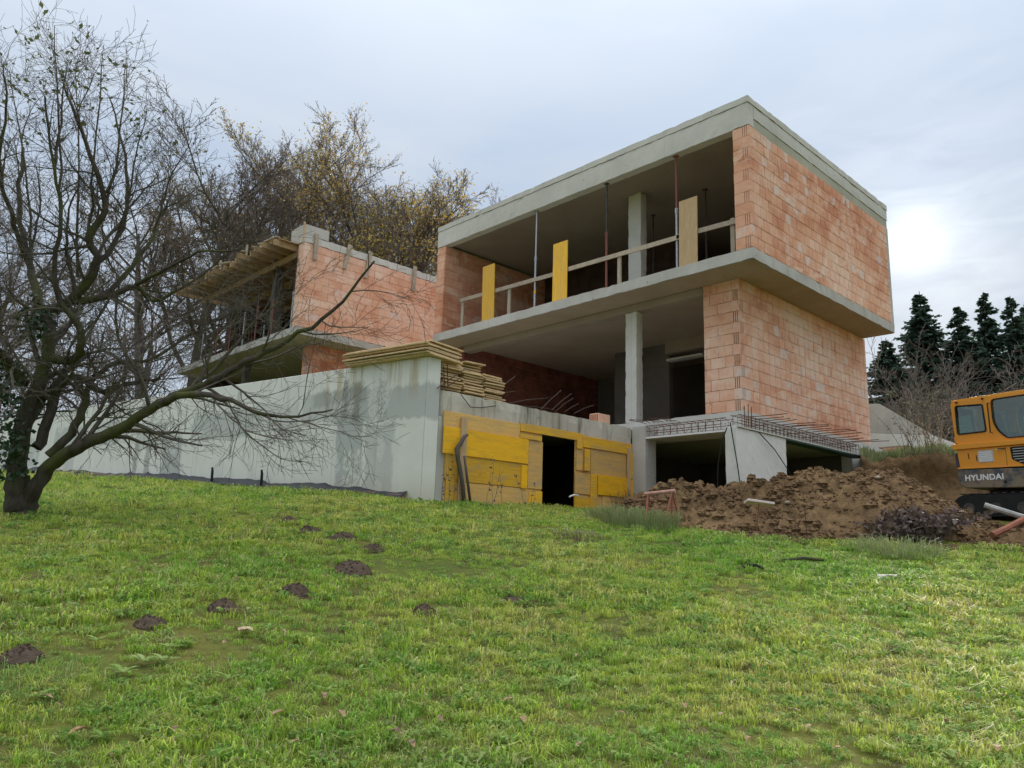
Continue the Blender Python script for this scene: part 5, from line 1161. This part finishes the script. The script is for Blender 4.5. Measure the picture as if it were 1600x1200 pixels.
# ================================================================ lawn grass
def tuft_mesh(seed, n, h, spread, kind):
    R_ = random.Random(seed); b = MB()
    for k in range(n):
        a = R_.uniform(0, 6.28); rr = spread*R_.random()**.6; x, y = rr*math.cos(a), rr*math.sin(a)
        if kind == 'leaf':
            c = R_.uniform(0, 6.28); l = h*R_.uniform(.5, 1.2); w = l*.30; dx, dy = math.cos(c), math.sin(c); z = R_.uniform(.012, .05)
            b.add([(x, y, z*.5), (x+dx*l*.5-dy*w, y+dy*l*.5+dx*w, z+l*.25), (x+dx*l, y+dy*l, z+l*.28*R_.uniform(-.3, 1)), (x+dx*l*.5+dy*w, y+dy*l*.5-dx*w, z+l*.25)], [(0, 1, 2, 3)]); continue
        l = h*R_.uniform(.45, 1.2); c = a+R_.gauss(0, .9); e = l*R_.uniform(.3, 1.5 if kind in ('bent', 'straw') else 1.15); w = R_.uniform(.0022, .0052); mz_ = .35 if kind == 'straw' else .65; dx, dy = math.cos(c), math.sin(c)
        b.add([(x-dy*w, y+dx*w, -.01), (x+dy*w, y-dx*w, -.01), (x+dx*e*.35+dy*w*.8, y+dy*e*.35-dx*w*.8, l*mz_), (x+dx*e*.35-dy*w*.8, y+dy*e*.35+dx*w*.8, l*mz_), (x+dx*e, y+dy*e, l*(.8 if kind == 'fine' else .45 if kind == 'bent' else .3))], [(0, 1, 2, 3), (3, 2, 4)])
    return b.mesh('tuft', M['herb'] if kind == 'leaf' else M['drystem'] if kind == 'straw' else M['grass'])
src = bpy.data.collections.new('grass_tuft_source')
for i, (n, h, s, k) in enumerate(((60, .075, .085, 'fine'), (48, .06, .09, 'fine'), (42, .085, .08, 'bent'), (70, .05, .10, 'fine'), (34, .105, .07, 'bent'), (16, .034, .08, 'leaf'), (9, .055, .06, 'leaf'), (26, .14, .06, 'bent'), (16, .11, .07, 'straw'))):
    src.objects.link(bpy.data.objects.new('tuft_%02d' % i, tuft_mesh(100+i, n, h, s, k)))
def lawn_points():
    rng = np.random.default_rng(12); out = []
    for r0, r1, dens, sc_ in ((1.8, 5.5, 300, .85), (5.5, 9, 190, 1.0), (9, 14, 115, 1.2), (14, 27, 50, 1.5)):
        ar = .5*2.1*(r1*r1-r0*r0); n = int(ar*dens); a = YAW+rng.uniform(-1.05, 1.05, n); r = np.sqrt(rng.uniform(r0*r0, r1*r1, n))
        x = CP.x+r*np.cos(a); y = CP.y+r*np.sin(a); keep = np.ones(n, bool)
        s = (x-A0.x)*DL.x+(y-A0.y)*DL.y; tn = (x-A0.x)*NL.x+(y-A0.y)*NL.y
        keep &= ~((s > -.02) & (tn < .16)); keep &= ~((y > 3.02) & (x > -5.8) & (s < 1)); keep &= ~((y > 3) & (tn < .1))
        # right of the boards the lawn ends at the soil heap
        dx, dy = x-CP.x, y-CP.y; az = np.arctan2(dy, dx)
        foot = np.array([[math.atan2(c[0].y-CP.y, c[0].x-CP.x), math.hypot(c[0].x-CP.x, c[0].y-CP.y)] for c in HEAPCOLS]); o = np.argsort(foot[:, 0])
        lim = np.interp(az, foot[o, 0], foot[o, 1], left=99, right=99); keep &= ~((r > lim+.1+rng.uniform(-.25, .25, n)))
        keep &= ~((x > -.2) & (y > -4))
        for m, mr in zip(MOLES, MOLER): keep &= (x-m.x)**2+(y-m.y)**2 > (mr*.98)**2
        pn = np.array([vnoise(px*.9, py*.9, 3)+.6*vnoise(px*2.7, py*2.7, 5) for px, py in zip(x, y)]); keep &= (pn > -.36) | (rng.random(n) < .6)
        x, y, pn = x[keep], y[keep], pn[keep]; n = len(x)
        hn = np.array([vnoise(px*.35, py*.35, 8) for px, py in zip(x, y)])
        typ = rng.choice(9, n, p=(.13, .13, .15, .11, .07, .20, .12, .03, .06)); 
        scl = sc_*.84*rng.uniform(.5, 1.3, n)*(1+.6*hn+.7*pn)
        out.append((x, y, gz(x, y), typ, scl, rng.uniform(0, 6.28, n)))
    return [np.concatenate(c) for c in zip(*out)]
HEAPCOLS = [[gpx(x, fy) or at(x, fy, d=12)] for x, y, d, fy in RID[1:]]
px_, py_, pz_, typ, scl, rot = lawn_points()
me = bpy.data.meshes.new('lawn_grass'); me.vertices.add(len(px_)); me.vertices.foreach_set('co', np.stack([px_, py_, pz_], 1).astype(np.float32).ravel())
for nm, ty, dat in (('tuft_kind', 'INT', typ.astype(np.int32)), ('tuft_scale', 'FLOAT', scl.astype(np.float32)), ('tuft_turn', 'FLOAT', rot.astype(np.float32))):
    me.attributes.new(nm, ty, 'POINT').data.foreach_set('value', dat)
go = link('lawn_grass', me); tag(go, 'uneven green grass with small weeds covering the lawn', 'grass', kind='stuff')
ng = bpy.data.node_groups.new('grass_scatter', 'GeometryNodeTree'); ng.interface.new_socket('Geometry', in_out='INPUT', socket_type='NodeSocketGeometry'); ng.interface.new_socket('Geometry', in_out='OUTPUT', socket_type='NodeSocketGeometry')
def gn(k, **p):
    n = ng.nodes.new(k)
    for a, b in p.items(): setattr(n, a, b)
    return n
gi, gout = gn('NodeGroupInput'), gn('NodeGroupOutput'); ci = gn('GeometryNodeCollectionInfo'); ci.inputs['Collection'].default_value = src; ci.inputs['Separate Children'].default_value = True; ci.inputs['Reset Children'].default_value = True
ip = gn('GeometryNodeInstanceOnPoints'); ip.inputs['Pick Instance'].default_value = True
def na(nm, ty): n = gn('GeometryNodeInputNamedAttribute', data_type=ty); n.inputs['Name'].default_value = nm; return n.outputs[0]
mtp = gn('GeometryNodeMeshToPoints'); cx = gn('ShaderNodeCombineXYZ'); L = ng.links.new
L(gi.outputs[0], mtp.inputs[0]); L(mtp.outputs[0], ip.inputs['Points']); L(ci.outputs[0], ip.inputs['Instance']); L(na('tuft_kind', 'INT'), ip.inputs['Instance Index']); L(na('tuft_turn', 'FLOAT'), cx.inputs[2])
er = gn('FunctionNodeEulerToRotation'); L(cx.outputs[0], er.inputs[0]); L(er.outputs[0], ip.inputs['Rotation']); L(na('tuft_scale', 'FLOAT'), ip.inputs['Scale']); L(ip.outputs[0], gout.inputs[0])
go.modifiers.new('scatter', 'NODES').node_group = ng
print('grass tufts', len(px_))
RANK, LAST = {}, [None]
# ---- broad-leaved rosettes
R_ = random.Random(77)
def rosette(p, n, l, label, seed, mat='herb'):
    r = random.Random(seed); b = MB()
    for k in range(n):
        a = k*2.4+r.uniform(-.3, .3); ll = l*.72*r.uniform(.55, 1.15); w = ll*.13; el = r.uniform(.35, 1.1); prev = None
        for i in range(6):
            f = i/5; rr = ll*f*math.cos(el*(1-.5*f)); z = ll*f*math.sin(el)*(1-.55*f)+.01; ww = w*(math.sin(math.pi*min(1, f*.9+.08))**.8); c, s = math.cos(a), math.sin(a)
            x, y = p.x+c*rr, p.y+s*rr; row = [(x-s*ww, y+c*ww, p.z+z+ww*.3), (x, y, p.z+z), (x+s*ww, y-c*ww, p.z+z+ww*.3)]
            if prev: b.add(prev+row, [(0, 1, 4, 3), (1, 2, 5, 4)])
            prev = row
    LAST[0] = tag(b.build('weed_rosette', M[mat], smooth=True), label, 'weed', 'broad-leaved weeds in the lawn')
for i, (x, y, n, l) in enumerate(((225, 1045, 8, .17), (255, 1040, 7, .15), (190, 1060, 8, .16), (150, 1010, 7, .14), (290, 1015, 9, .13), (265, 1020, 8, .12), (355, 1075, 8, .15), (460, 1005, 7, .14), (235, 1155, 6, .13), (160, 1165, 7, .13), (885, 1080, 7, .19), (1110, 1065, 8, .14), (1180, 1035, 7, .12), (1390, 1015, 8, .14), (1385, 1030, 7, .12), (1195, 905, 8, .18), (1100, 930, 8, .16), (870, 965, 8, .15), (1580, 915, 7, .18), (60, 1100, 8, .14), (330, 925, 8, .15), (560, 1060, 6, .12), (700, 1010, 6, .12), (820, 1040, 6, .12), (1490, 1090, 7, .12), (1260, 960, 7, .15), (1010, 1160, 7, .12), (60, 940, 7, .15), (110, 975, 7, .14), (1520, 1010, 7, .13), (420, 990, 7, .13), (510, 1090, 6, .11))):
    p = gpx(x, y); p.z = ground_z(p.x, p.y)+.015
    rosette(p, n, l, 'weed', 200+i); RANK.setdefault('weed_rosette', []).append((x, y, LAST[0]))
for i, (x, y) in enumerate(((380, 1000), (440, 997), (432, 1135), (1185, 870), (1215, 1050), (1393, 1050), (1128, 1135), (1240, 1125), (1265, 1152), (905, 1180), (505, 1105), (530, 1132), (817, 1140), (795, 1110), (900, 1035), (845, 1010), (1150, 1080), (270, 1158), (1560, 1190), (1310, 1190), (1070, 1120), (350, 1015), (615, 1165), (640, 1180), (685, 1140), (745, 965), (780, 1000), (1010, 880), (950, 905), (1345, 950), (1420, 960), (1570, 1105), (1170, 1170), (70, 1105), (120, 1165), (20, 990), (1480, 985), (970, 1130), (735, 1000), (460, 1180))):
    p = gpx(x, y); r = random.Random(300+i); l = r.uniform(.025, .05); a = r.uniform(0, 6.28); b = MB(); rows = []
    for k in range(6):
        f = k/5; w = l*.42*math.sin(math.pi*(f*.86+.08)); cu = .35*l*math.sin(f*3)*r.uniform(.3, 1); c, s = math.cos(a), math.sin(a); x_, y_ = p.x+c*l*2*(f-.5), p.y+s*l*2*(f-.5); z = ground_z(x_, y_)+.045+cu
        rows.append([(x_-s*w, y_+c*w, z+w*.5), (x_, y_, z), (x_+s*w, y_-c*w, z+w*.4)])
    for q0, q1 in zip(rows[:-1], rows[1:]): b.add(q0+q1, [(0, 1, 4, 3), (1, 2, 5, 4)])
    RANK.setdefault('fallen_leaf', []).append((x, y, tag(b.build('fallen_leaf', M['fallen'], smooth=True), 'leaf', 'leaf', 'fallen leaves on the lawn')))
p = gpx(383, 998); p.z = ground_z(p.x, p.y)
tag(MB().grid(lambda u, v: (p.x+.05*v*math.cos(6.283*u)*(1+.1*math.sin(18*u)), p.y+.05*v*math.sin(6.283*u), p.z+.05+.018*math.cos(v*1.5)+.01*math.sin(u*20)*v), 24, 5).build('mushroom_cap', plain('tan_mushroom', (.62, .48, .28), .7, .2, 20.), smooth=True), 'pale tan mushroom cap in the grass on the left', 'mushroom')

for nm, what in (('weed_rosette', 'broad-leaved green weed'), ('fallen_leaf', 'small curled fallen leaf')):
    for lo_, hi_, where in ((0, 960, 'upper part of the lawn'), (960, 1030, 'middle of the lawn'), (1030, 1090, 'lower middle of the lawn'), (1090, 1300, 'nearest strip of lawn')):
        row = sorted([q for q in RANK[nm] if lo_ <= q[1] < hi_], key=lambda q: q[0])
        for k, q in enumerate(row): q[2]['label'] = '%s %s from the left in the %s' % (ORD[k], what, where)

lb = MB(); R_ = random.Random(19)
for i in range(900):      # bits of leaf litter too small to pick out singly
    a = YAW+R_.uniform(-.95, .95); r = math.sqrt(R_.uniform(4, 190)); x, y = CP.x+r*math.cos(a), CP.y+r*math.sin(a)
    if y > 2.9 or x > -3 or (x-A0.x)*NL.x+(y-A0.y)*NL.y < .3 and y > 3: continue
    leaf(lb, (x, y, ground_z(x, y)+R_.uniform(.015, .05)), R_.uniform(.015, .04), R_, .7)
tag(lb.build('leaf_litter', M['fallen']), 'scattered brown scraps of leaf litter in the grass', 'leaf litter', kind='stuff')
